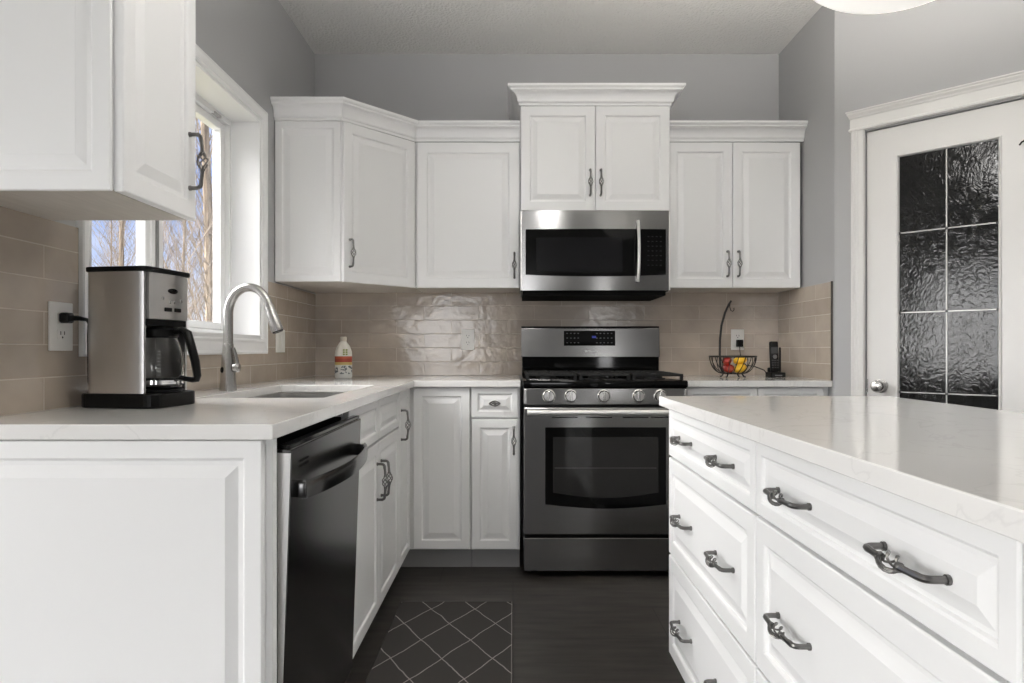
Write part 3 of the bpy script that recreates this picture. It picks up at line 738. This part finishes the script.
h.loops(L_); h.box(.024, .05, -.037, -.0125, .754, .786, .003).box(w_-.044, w_-.018, -.037, -.0125, .754, .786, .003)
h.xf(lean).build('handle', M['dark_steel'], t, smooth=True)
for z in (.812, .823): MB().box(.050, .115, -.0142, -.0128, z, z+.005).xf(lean).build('vent_slot', M['dark'], t)
MB().box(.002, w_-.002, -.008, .012, .8585, .866).xf(lean).build('control_strip', M['black_gloss'], t)

# ================================================================== RANGE
RX0, RX1 = .049, .813; RC = (RX0+RX1)/2
t = thing('gas_range', 'stainless steel gas range with five knobs and black oven window', 'range', (RC, 3.1, 0))
hw = (RX1-RX0)/2
MB().box(-hw+.004, hw-.004, .052, .655, .03, .884).build('body', M['black'], t)
for sx_ in (-1, 1):
    for yy in (.09, .6): MB().lathe([(.018, 0), (.018, .01), (.012, .012), (.012, .0295)], (sx_*(hw-.05), yy, 0), 'z', 14).build('foot', M['black'], t)
MB().box(-hw+.001, hw-.001, -.004, .05, .030, .185, .004).build('storage_drawer', M['steel'], t)
dz0, dz1 = .200, .792
od = MB().box(-hw+.001, hw-.001, -.004, .05, dz0, dz1, .005).build('oven_door', M['steel'], t)
gx = .281; gzt, gzs, gzm = .700, .342, .322
def glass_poly(x, zt, zs_, zm, n=14): return [(-x, zt), ] + [(-x+2*x*i/n, zs_-(zs_-zm)*sin(pi*i/n)) for i in range(n+1)] + [(x, zt)]
MB().prism_y(glass_poly(gx, gzt, gzs, gzm), -.0075, -.003).build('door_glass', M['black_gloss'], od)
MB().prism_y(glass_poly(gx-.036, gzt-.045, gzs+.055, gzm+.05), -.0082, -.0076).build('window_pane', M['oven_pane'], od)
MB().box(-gx+.045, gx-.045, -.0086, -.0083, .510, .5125).build('oven_rack', mat('rack_glint', (.09, .09, .09), .3, .5), od)
sl_ = MB()
for k, c in enumerate((-.19, -.03, .14, .27)): sl_.box(c-.06, c+.06, -.0048, -.0041, .744, .749)
sl_.build('vent_slot', M['dark'], od)
hb = MB(); hb.tube([(-.366, -.058, .774), (.366, -.058, .774)], .0128, 16)
hb.build('handle', M['edge_steel'], od, smooth=True)
for sx_ in (-1, 1): MB().box(sx_*.345-.012, sx_*.345+.012, -.055, -.0035, .765, .783, .003).build('handle_bracket', M['satin'], od)
# slanted control panel
cp = MB(); x = hw-.001
cp.loops([[(sx_, -.006, .806), (sx_, -.0005, .880), (sx_, .005, .8835), (sx_, .05, .8835), (sx_, .05, .806)] for sx_ in (-x, x)])
cp.build('control_panel', M['steel'], t, bev=.002)
for c in (-x, x-.014): MB().box(c, c+.014, -.0085, -.0012, .809, .878, .002).build('panel_end_cap', M['satin'], t)
for px in (549, 571, 604, 639, 661):
    kx_ = (px-513)*3.08/665-RC
    k = MB().lathe([(.0305, -.005), (.0305, -.009), (.027, -.011), (.0255, -.026), (.0225, -.031), (.001, -.0315)], (kx_, 0, .846), 'y', 28).build('knob', M['knob'], t, smooth=True)
    MB().box(kx_-.0055, kx_+.0055, -.041, -.0305, .846-.024, .846+.024, .003).build('knob_grip', M['knob'], k)
# cooktop, burners, grates
MB().box(-hw-.003, hw+.003, -.006, .58, .8842, .9185, .007).build('cooktop', M['black_gloss'], t, smooth=True)
for bx_, by_ in ((-.26, .14), (-.26, .42), (0, .28), (.26, .14), (.26, .42)):
    MB().lathe([(.05, .9187), (.05, .924), (.036, .926), (.036, .934), (.03, .937), (.001, .938)], (bx_, by_, 0), 'z', 24).build('burner', M['iron'], t, smooth=True)
for gx0_, gx1_ in ((-.37, -.13), (-.12, .12), (.13, .37)):
    gr = MB(); zt = .948
    for yy in (.03, .16, .29, .42, .555): gr.box(gx0_, gx1_, yy-.006, yy+.006, zt-.012, zt, .003)
    for xx in (gx0_+.006, (gx0_+gx1_)/2, gx1_-.006): gr.box(xx-.006, xx+.006, .026, .56, zt-.014, zt-.001, .003)
    for xx in (gx0_+.008, gx1_-.008):
        for yy in (.032, .553): gr.box(xx-.007, xx+.007, yy-.007, yy+.007, .9188, zt-.01)
    gr.build('grate', M['iron'], t)
# backguard
MB().box(-hw+.002, hw-.002, .6, .664, .90, 1.022).build('backguard_base', M['black_gloss'], t)
bgp = MB(); bgp.loops([[(sx_, .578, 1.021), (sx_, .588, 1.180), (sx_, .596, 1.186), (sx_, .664, 1.186), (sx_, .664, 1.021)] for sx_ in (-hw-.003, hw-.001)])
bk = bgp.build('backguard', M['steel'], t, bev=.002)
MB().box(-hw-.003, hw-.001, .594, .664, 1.1862, 1.1915, .001).build('backguard_cap', M['black'], t)
sl = (1.180-1.021)/.010
def on_bg(z): return .578+(z-1.021)*.010/.159
dp_ = MB(); dx0_, dx1_ = .282-RC, .566-RC
dp_.loops([[(xx, on_bg(1.084)-.0025, 1.084), (xx, on_bg(1.166)-.0025, 1.166), (xx, on_bg(1.166)+.001, 1.166), (xx, on_bg(1.084)+.001, 1.084)] for xx in (dx0_, dx1_)])
dsp = dp_.build('display_panel', M['black_gloss'], t)
key_me = MB().box(0, .008, -.0030, -.0024, -.002, .002).build('touch_key', M['grey_print'], mesh_only=True)
for row in range(3):
    for c in list(range(0, 4)) + list(range(8, 13)):
        zz = 1.152-row*.026; put('touch_key', key_me, dsp, (dx0_+.014+c*.0205, on_bg(zz), zz))
MB().box(dx0_+.155, dx0_+.178, on_bg(1.13)-.0030, on_bg(1.13)-.0024, 1.126, 1.138).build('clock_display', M['blue_led'], dsp)
def text_mesh(txt, size, name, m, parent, loc, rot):
    cu = bpy.data.curves.new(name, 'FONT'); cu.body = txt; cu.size = size; cu.align_x = 'CENTER'; cu.align_y = 'CENTER'; cu.extrude = .0003
    to = bpy.data.objects.new(name, cu); COL.objects.link(to)
    bpy.context.view_layer.update(); me = bpy.data.meshes.new_from_object(to.evaluated_get(bpy.context.evaluated_depsgraph_get()))
    bpy.data.objects.remove(to); me.materials.append(m); return put(name, me, parent, loc, rot)
text_mesh('SAMSUNG', .015, 'lettering', M['pale_print'], t, (0, on_bg(1.053)-.0008, 1.053), (pi/2-.06, 0, 0))

# ================================================================== MICROWAVE
t = thing('microwave', 'stainless over-the-range microwave with black window, under the raised cabinet', 'microwave', (.4165, 3.362, 1.337))
hw = .378; H = .427; off = -1.337
MB().box(-hw+.004, hw-.004, .03, .412, .022, H-.001).build('body', M['black'], t)
MB().box(-hw+.012, hw-.02, .012, .40, 0, .0215).build('vent_base', M['dark'], t)
fd = MB()
def bow(x): return -.014*(1-(x/hw)**2)
def band(zb, zt, x0=-hw, x1=hw, yo=0, th=.03, n=18, zcurve=0, ztc=0):
    L_ = []
    for i in range(n+1):
        x = x0+(x1-x0)*i/n; y = bow(x)+yo; zc = zb-zcurve*(1-(x/hw)**2); zz = zt-ztc*(1-(x/hw)**2)
        L_.append([(x, y, zc), (x, y+th, zc), (x, y+th, zz), (x, y, zz)])
    return L_
ff = MB().loops(band(.024, H, yo=.002)).build('door', M['steel'], t, smooth=True)
MB().loops(band(.105, .333, -.353, .356, yo=-.001, th=.004, zcurve=.011, ztc=0)).build('door_glass', M['black_gloss'], ff, smooth=True)
MB().loops(band(.125, .29, -.30, .135, yo=-.0016, th=.0008, zcurve=.008)).build('window_pane', mat('microwave_mesh_pane', (.008, .008, .009), .08, 0, .25), ff, smooth=True)
hx = .212; P = []
for i in range(13):
    s_ = i/12; P.append((hx, -.020-.030*sin(pi*s_)**.8, .068+.303*s_))
hm_ = MB().tube(P, .0095, 12, flat=(1.25, .8)); hm_.build('handle', M['edge_steel'], ff, smooth=True)
for z in (.064, .358): MB().box(hx-.007, hx+.007, -.026, -.006, z, z+.014, .002).build('handle_bracket', M['satin'], ff)
key_me = MB().box(0, .009, -.0022, -.0012, -.002, .002).build('touch_key', mat('faint_key_print', (.022, .022, .023), .6, 0, .2), mesh_only=True)
for row in range(7):
    for c in range(4): put('touch_key', key_me, ff, (.262+c*.021, bow(.266+c*.021), .295-row*.024))
for c in (-hw-.001, hw-.006): MB().box(c, c+.007, -.0005, .03, .026, H-.002).build('side_edge', M['edge_steel'], ff)

# ================================================================== OUTLETS (local: plate in xz facing -y)
def outlet(label, loc, rz, wd=.074, ht=.118, gang=1, kind='duplex'):
    t = thing('wall_outlet', label, 'outlet', loc, rz, 'white wall outlets')
    p = MB().box(-wd/2, wd/2, -.006, -.0006, -ht/2, ht/2, .0022).build('cover_plate', M['plate'], t)
    for gi in range(gang):
        cx = (gi-(gang-1)/2)*.046
        for sz in ((1, -1) if kind == 'duplex' else (0,)):
            hh = .0145 if kind == 'duplex' else .033
            rc = MB().prism_y(rrect(cx-.017, cx+.017, sz*.0195-hh, sz*.0195+hh, .006), -.0078, -.0058).build('receptacle', M['plate'], t)
            if kind == 'duplex':
                MB().box(cx-.008, cx-.0055, -.0083, -.0077, sz*.0195-.001, sz*.0195+.0075).box(cx+.0055, cx+.008, -.0083, -.0077, sz*.0195-.001, sz*.0195+.0075).lathe([(.0026, -.0083), (.0026, -.0077)], (cx, 0, sz*.0195-.0075), 'y', 10).build('slot', M['slot'], rc)
            else:
                MB().box(cx-.011, cx+.011, -.0095, -.0077, -.002, .03, .001).build('rocker', M['plate'], rc)
    return t
outlet('white duplex outlet on the tiled left wall, with the coffee maker plugged in', (LW+TT, 1.642, 1.118), pi/2, .084, .120)
outlet('white switch plate on tile beyond the faucet, at the left wall corner', (LW+TT, 3.192, 1.103), pi/2, .116, .109, 2, 'rocker')
outlet('white duplex outlet on back tile left of the range', (-.256, BW-TT, 1.119), 0)
outlet('white duplex outlet on back tile behind the fruit basket, holding a black adapter', (1.2725, BW-TT, 1.119), 0)

# ================================================================== COFFEE MAKER (front faces local +x)
t = thing('coffee_maker', 'stainless steel drip coffee maker with glass carafe on the counter by the window', 'coffee maker', (-1.068, 1.655, CT1+.001), radians(-9))
b0 = MB(); zb = .036
b0.prism(rrect(-.02, .196, -.004, .176, .03), 0, zb).build('base', M['black'], t, bev=.004)
D0, D1, Wd = 0.0, .162, .174
ZT = .338
# side wings + back tank shell: one rounded steel wrap, open at the front recess
sh = MB()
outer = [(D1, 0.004), (D1-.012, 0)] + [(.022, 0)] + arc(.022, .022, .022, -pi/2, -pi, 5)[1:] + arc(.022, Wd-.022, .022, pi, pi/2, 5) + [(D1-.012, Wd), (D1, Wd-.004)]
inner = [(D1, Wd-.012), (.075, Wd-.012), (.075, .012), (D1, .012)]
sh.prism(outer+inner, zb+.0005, ZT).build('steel_shell', M['coffee_steel'], t, smooth=True)
MB().prism(rrect(-.003, .176, -.003, Wd+.003, .02), ZT+.0005, ZT+.013).build('lid', M['black'], t, bev=.003)
# brew head: curved steel front above the carafe
hdp = [(D1+.001, .0135)] + [(D1+.003+.014*sin(pi*(.12+.76*i/12)), .0135+(Wd-.027)*i/12) for i in range(13)] + [(D1+.001, Wd-.0135)]
bh = MB().prism([(.079, .0135)] + hdp + [(.079, Wd-.0135)], .222, ZT-.001).build('brew_head', M['coffee_steel'], t, smooth=True)
fxh = D1+.0178
MB().lathe([(.0012, 0), (.011, .001), (.0115, .004), (.001, .0045)], (fxh-.003, .088, .295), 'x', 20, 1.6, .62).build('emblem', M['black_gloss'], bh, smooth=True)
for yb in (.072, .108): MB().box(fxh-.006, fxh+.001, yb-.013, yb+.013, .242, .252, .0015).build('switch', M['black'], bh)
bt = MB()
for yb, zz in ((.052, .275), (.078, .266), (.094, .266), (.122, .272)): bt.lathe([(.0005, 0), (.004, .0005), (.004, .003), (.0005, .0035)], (fxh-.003, yb, zz), 'x', 10)
bt.build('button', M['chrome'], bh)
MB().box(.078, .165, .0125, Wd-.0125, .205, .2215).build('filter_basket', M['black'], t)
MB().lathe([(.058, zb+.0005), (.06, zb+.004), (.056, zb+.008), (.001, zb+.009)], (.140, Wd/2, 0), 'z', 30).build('warming_plate', M['black'], t, smooth=True)
# carafe: lifts out, a thing of its own
rm = root_matrix(t); cp_ = rm @ Vector((.140, Wd/2, zb+.0095))
cf = thing('coffee_carafe', 'glass coffee carafe with black handle inside the coffee maker', 'carafe', cp_, radians(-9))
MB().lathe([(.046, 0), (.054, .003), (.0595, .018), (.0605, .05), (.058, .085), (.048, .118), (.043, .130), (.0405, .129), (.0455, .116), (.0555, .084), (.058, .05), (.057, .02), (.05, .006), (.001, .005)], seg=36).build('glass_bowl', M['carafe'], cf, smooth=True)
MB().lathe([(.0445, .1305), (.047, .133), (.046, .150), (.036, .156), (.001, .157)], seg=32).build('lid', M['black'], cf, smooth=True)
MB().lathe([(.0612, .012), (.0612, .022), (.0592, .022), (.0592, .012)], seg=36).build('steel_band', M['chrome'], cf, smooth=True)
hp_ = MB(); P = [(.046, 0, .147), (.068, 0, .150), (.082, 0, .142), (.092, 0, .11), (.104, 0, .07), (.110, 0, .032), (.108, 0, .024), (.096, 0, .022), (.061, 0, .027)]
hp_.tube(P, [.0085, .009, .0105, .0105, .0105, .0095, .0085, .007, .006], 10, flat=(1, 1.1)).build('handle', M['black'], cf, smooth=True)
mk = MB()
for i in range(8): 
    a = radians(-52); z = .035+i*.0085; r0 = .0612 if z < .07 else .0605-.0002*(z-.07)*1000*.35
    mk.box(r0*cos(a)-.004, r0*cos(a)+.004, r0*sin(a)-.0012, r0*sin(a)+.0002, z, z+.0012)
mk.build('level_mark', M['pale_print'], cf)
# plug and cord belong to the machine
pl = MB(); pc_ = Vector((LW+TT+.0085, 1.638, 1.139))
pl.box(pc_.x, pc_.x+.024, pc_.y-.013, pc_.y+.013, pc_.z-.013, pc_.z+.013, .005).build('plug', M['black'], t, world=True)
MB().tube([(pc_.x+.018, pc_.y+.005, pc_.z), (pc_.x+.03, pc_.y+.02, pc_.z), (pc_.x+.03, pc_.y+.05, pc_.z-.002), (pc_.x+.026, pc_.y+.066, pc_.z-.012), (pc_.x+.022, pc_.y+.07, pc_.z-.04), (pc_.x+.022, pc_.y+.072, .98), (pc_.x+.026, pc_.y+.074, .945), (pc_.x+.038, pc_.y+.08, .938)], [.0065, .006, .0045, .0042, .0042, .0042, .0042, .0042], 8).build('cord', M['black'], t, world=True, smooth=True)

# ================================================================== CLEANER BOTTLE
t = thing('cleaner_bottle', 'white cleaner bottle with red-banded label in the counter corner', 'bottle', (-.872, 3.42, CT1+.001))
MB().lathe([(.040, 0), (.0435, .004), (.0445, .02), (.0445, .12), (.043, .138), (.034, .162), (.02, .182), (.0155, .186), (.0155, .19)], seg=30, sy=.62).build('body', M['bottle'], t, smooth=True)
MB().lathe([(.0165, .1903), (.0165, .208), (.0145, .212), (.001, .2125)], seg=24).build('cap', mat('bottle_cap', (.55, .50, .42), .4), t, smooth=True)
lb = MB()
for k in range(3):
    for c in range(2): lb.box(.004+c*.014, .014+c*.014, -.0285, -.0262, .118+k*.011, .126+k*.011)
lb.build('label_print', M['label_green'], t)

# ================================================================== FRUIT BASKET
bxc, byc = 1.148, 3.475
t = thing('fruit_basket', 'black wire fruit basket with tall curved hook arm, right of the range', 'fruit basket', (bxc, byc, CT1+.001))
R0, zr, zb_ = .117, .110, .022
def circ(r, z, n=40): return [(r*cos(2*pi*i/n), r*sin(2*pi*i/n), z) for i in range(n)]
MB().tube(circ(R0, zr), .0042, 8, True).build('rim', M['wire'], t, smooth=True)
MB().tube(circ(.055, zb_, 28), .003, 8, True).build('base_ring', M['wire'], t, smooth=True)
def bowl_r(s_): return .055+(R0-.055)*sin(s_*pi/2)**.9
rb = MB()
for k in range(20):
    a = 2*pi*k/20; P = []
    for i in range(8):
        s_ = i/7; r = bowl_r(s_); z = zb_+(zr-zb_)*(1-cos(s_*pi/2))**.85; aa = a+.25*s_
        P.append((r*cos(aa), r*sin(aa), z))
    rb.tube(P, .0022, 6)
rb.build('rib', M['wire'], t, smooth=True)
bg_ = MB()
for k in range(-3, 4):
    y = k*.0155; xx = sqrt(.055**2-y*y); bg_.tube([(-xx, y, zb_), (xx, y, zb_)], .0017, 6)
bg_.build('base_wires', M['wire'], t, smooth=True)
for k in range(4):
    a = pi/4+pi/2*k; ft = MB(); ft.tube([(.05*cos(a), .05*sin(a), zb_), (.062*cos(a), .062*sin(a), .006), (.07*cos(a), .07*sin(a), .0045)], .004, 8)
    ft.build('foot', M['wire'], t, smooth=True)
MB().tube([(-.046, .02, zb_), (-.056, .03, .06), (-.058, .03, .12), (-.057, .03, .20), (-.049, .03, .275), (-.031, .03, .34), (-.010, .03, .385), (.002, .03, .404)], [.0056]*7+[.0048], 10).build('hook_arm', M['wire'], t, smooth=True)
MB().tube([(-.004, .03, .396), (-.006, .03, .372), (0, .03, .352), (.010, .03, .347), (.017, .03, .356), (.016, .03, .366)], .0024, 8).build('hook', M['wire'], t, smooth=True)
def fruit(name, label, loc, r, kind, rot=(0, 0, 0)):
    t = thing(name, label, 'fruit', (bxc+loc[0], byc+loc[1], CT1+.001+loc[2]), 0, 'fruit in the wire basket'); t.rotation_euler = rot
    n = 14; pr = []
    for i in range(n+1):
        a = -pi/2+pi*i/n
        if kind == 'apple':
            rr = r*cos(a)*(1+.10*sin(a)); z = r*.92*sin(a)
            if i == n: rr, z = .001, r*.66
            elif i == n-1: rr, z = r*.20, r*.80
            if i == 0: rr, z = .001, -r*.78
        else:
            rr = r*.72*cos(a)**.92 if cos(a) > 0 else .001; z = r*1.15*sin(a)
        pr.append((max(rr, .001), z))
    MB().lathe(pr, seg=24).build('flesh', M['apple'] if kind == 'apple' else M['yellow'], t, smooth=True)
    MB().tube([(0, 0, r*.66 if kind == 'apple' else r*1.12), (.003, 0, r*1.12 if kind == 'apple' else r*1.12+.006)], .0018, 6).build('stem', M['stem'], t)
    return t
fruit('apple', 'red apple at the basket bottom, beside the hook arm', (-.026, -.031, .048), .0235, 'apple', (.2, -.1, 0))
fruit('apple', 'uppermost red apple in the basket, on the hook arm side', (-.029, .001, .086), .0235, 'apple', (-.2, -.25, 1))
fruit('apple', 'red apple low in the basket behind the other red apples', (-.022, .034, .049), .0235, 'apple', (.3, .2, 2))
fruit('mango', 'lower yellow fruit lying across the basket bottom', (.033, -.016, .048), .032, 'mango', (0, pi/2-.25, .3))
fruit('mango', 'upper yellow fruit lying on top of the other one in the basket', (.040, .006, .089), .030, 'mango', (0, pi/2-.15, -.2))

# ================================================================== CORDLESS PHONE
t = thing('phone_cradle', 'black cordless phone charging cradle on the counter right of the fruit basket', 'phone base', (1.388, 3.52, CT1+.001))
MB().prism(rrect(-.036, .040, -.045, .05, .012), 0, .026).build('base', M['black'], t, bev=.004)
MB().box(-.030, .026, .018, .034, .0265, .05, .004).build('cradle_back', M['black'], t)
MB().box(.032, .041, .024, .036, .0265, .158, .003).build('antenna', M['black'], t)
lb = MB().box(-.018, .018, -.0465, -.0445, .008, .014).build('badge', M['grey_print'], t)
t = thing('cordless_phone', 'black cordless handset standing upright in its cradle', 'phone', (1.383, 3.513, CT1+.028), 0)
tl = Matrix.Rotation(radians(-7), 4, 'X')
MB().box(-.0215, .0215, -.012, .012, 0, .163, .007, 3).xf(tl).build('handset', M['black'], t, smooth=True)
MB().box(-.018, .018, -.0128, -.0118, .098, .132).xf(tl).build('screen', mat('phone_screen', (.06, .062, .065), .2), t)
kp = MB()
for r in range(4):
    for c in range(3): kp.box(-.017+c*.0125, -.0075+c*.0125, -.0130, -.0118, .02+r*.0125, .0275+r*.0125)
kp.xf(tl).build('keypad', mat('phone_keys', (.035, .035, .036), .4), t)
MB().lathe([(.011, -.0118), (.011, -.0135), (.008, -.0142), (.001, -.0142)], (0, 0, .081), 'y', 18).xf(tl).build('dial_button', mat('phone_dial', (.16, .16, .165), .35, .4), t, smooth=True)
t = thing('power_adapter', 'small black power adapter plugged into the outlet behind the fruit basket', 'adapter', (1.278, BW-TT-.009, 1.100))
MB().box(-.017, .017, -.028, 0, -.022, .018, .004).build('body', M['black'], t)
MB().tube([(0, -.014, -.022), (.001, -.016, -.05), (.004, -.03, -.10), (.02, -.06, -.125), (.045, -.12, -.13), (.064, -.21, -.148), (.072, -.225, -.165)], .0024, 8).build('cord', M['black'], t, smooth=True)

# ================================================================== KITCHEN MAT
o = MB().box(-.235, .235, -.4, .4, 0, .006).build('kitchen_mat', M['mat'], bev=.002); o.location = (MAT_C[0], MAT_C[1], .0008)
tag(o, 'dark floor mat with a thin pale diamond lattice in front of the sink cabinet', 'mat')

# ================================================================== PENDANT over the island
PX, PY = .94, 1.60
t = thing('pendant_light', 'white alabaster bowl pendant light hanging over the island', 'light', (PX, PY, 1.917))
pr = [(.001, 0)] + [(.245*sin(a), .13*(1-cos(a))) for a in [pi/2*i/12 for i in range(1, 13)]] + [(.247, .137), (.239, .137)] + [(.239*sin(a), .133-.124*cos(a)) for a in [pi/2*i/10 for i in range(10, 0, -1)]] + [(.001, .008)]
MB().lathe(pr, seg=48).build('bowl_shade', M['alabaster'], t, smooth=True)
MB().tube([(0, 0, .009), (0, 0, CH-1.917-.028)], .006, 10).build('stem', M['satin'], t, smooth=True)
MB().lathe([(.001, CH-1.917-.03), (.06, CH-1.917-.026), (.065, CH-1.917-.0005)], seg=28).build('canopy', M['satin'], t, smooth=True)
cr_ = MB()
for k in range(3):
    a = 2*pi*k/3; cr_.tube([(.24*cos(a), .24*sin(a), .139), (.12*cos(a), .12*sin(a), .22), (.005*cos(a), .005*sin(a), .33)], .004, 8)
cr_.build('support_rod', M['satin'], t, smooth=True)
ld = bpy.data.lights.new('pendant_bulb', 'POINT'); ld.energy = 85; ld.color = (1, .95, .88); ld.shadow_soft_size = .045
lo = bpy.data.objects.new('pendant_bulb', ld); COL.objects.link(lo); lo.location = (PX, PY, 1.985)

# added bowl lamp over the aisle, out of view, fills light onto the back cabinets
t = thing('added_fill_light', 'added white bowl fill light above the aisle between sink run and island', 'light', (.1, 1.25, CH-.26))
pr = [(.001, 0)] + [(.17*sin(a), .075*(1-cos(a))) for a in [pi/2*i/10 for i in range(1, 11)]] + [(.165, .078), (.001, .077)]
MB().lathe(pr, seg=40).build('bowl_shade', M['alabaster'], t, smooth=True)
MB().tube([(0, 0, .078), (0, 0, .235)], .007, 10).lathe([(.06, .236), (.065, .2595), (.001, .2595)], seg=28).build('stem', M['satin'], t, smooth=True)
d_ = bpy.data.lights.new('added_fill_bulb', 'POINT'); d_.energy = 15; d_.color = (1, .98, .95); d_.shadow_soft_size = .13
o = bpy.data.objects.new('added_fill_bulb', d_); COL.objects.link(o); o.location = (.1, 1.25, CH-.42)

# ================================================================== TREES beyond the sink window
def tree(x, y, h, spread, seed, label, nb=170, lean=.12, tr=.16, low=.06):
    rnd = random.Random(seed)
    t = thing('bare_tree', label, 'tree', (x, y, -.35), 0, 'bare trees outside the window')
    P = []; 
    for i in range(9):
        s_ = i/8; P.append((sin(s_*3+seed)*.10*h/8, cos(s_*2.3+seed)*.1*h/8, h*.93*s_))
    MB().tube(P, [tr*(1-.88*i/8)+.01 for i in range(9)], 9).build('trunk', M['bark'], t, smooth=True)
    b = MB()
    def seg(p, d, ln, r, depth):
        pts = [p]; q = p.copy(); dd = d.copy()
        for i in range(3):
            dd = (dd+Vector((rnd.gauss(0, .16), rnd.gauss(0, .16), rnd.gauss(.13, .1)))).normalized(); q = q+dd*ln/3; pts.append(q.copy())
        b.tube(pts, [r, r*.75, r*.55, r*.3], 3)
        if depth > 0:
            for k in range(4 if depth > 1 else 3):
                i = rnd.choice((1, 2, 2, 3)); a = rnd.uniform(0, 2*pi)
                nd = (dd*.75+Vector((cos(a), sin(a), rnd.uniform(-.2, .5)))*.65).normalized()
                seg(pts[i], nd, ln*rnd.uniform(.4, .62), r*.52, depth-1)
    for k in range(nb):
        s_ = low+(.95-low)*(k+rnd.random())/nb; i = min(7, int(s_*8)); f = s_*8-i
        p = Vector(P[i]).lerp(Vector(P[i+1]), f); a = rnd.uniform(0, 2*pi)
        d = Vector((cos(a)*spread, sin(a)*spread, 1)).normalized()
        seg(p, d, h*.19*(1.15-s_)*rnd.uniform(.7, 1.25), .0095*(1.25-s_)*h/8, 2)
    b.build('branches', M['twig'], t)
    return t
def at(px, D): return ((px-513)/665*D, D)
for (px, D, h, sp, sd, lb, nb, lw) in (
    (203, 8.6, 8.5, .42, 1, 'tall bare brown tree right behind the sink window, its trunk filling the right pane edge', 115, .04),
    (165, 15.0, 8.0, .7, 2, 'bare spreading tree behind the coffee maker top, in the middle of the window', 130, .06),
    (128, 10.6, 6.5, .45, 3, 'bare dense tree seen in the left pane beside the window mullion', 120, .06),
    (186, 20.5, 10.0, .6, 4, 'bare tree farther back between the two window-side trees', 130, .04),
    (108, 21.0, 6.2, .85, 5, 'low bushy bare tree far off in the left pane below the cloud', 150, .03),
):
    x, y = at(px, D); tree(x, y, h, sp, sd, lb, nb, low=lw, tr=.05 if sd != 1 else .075)
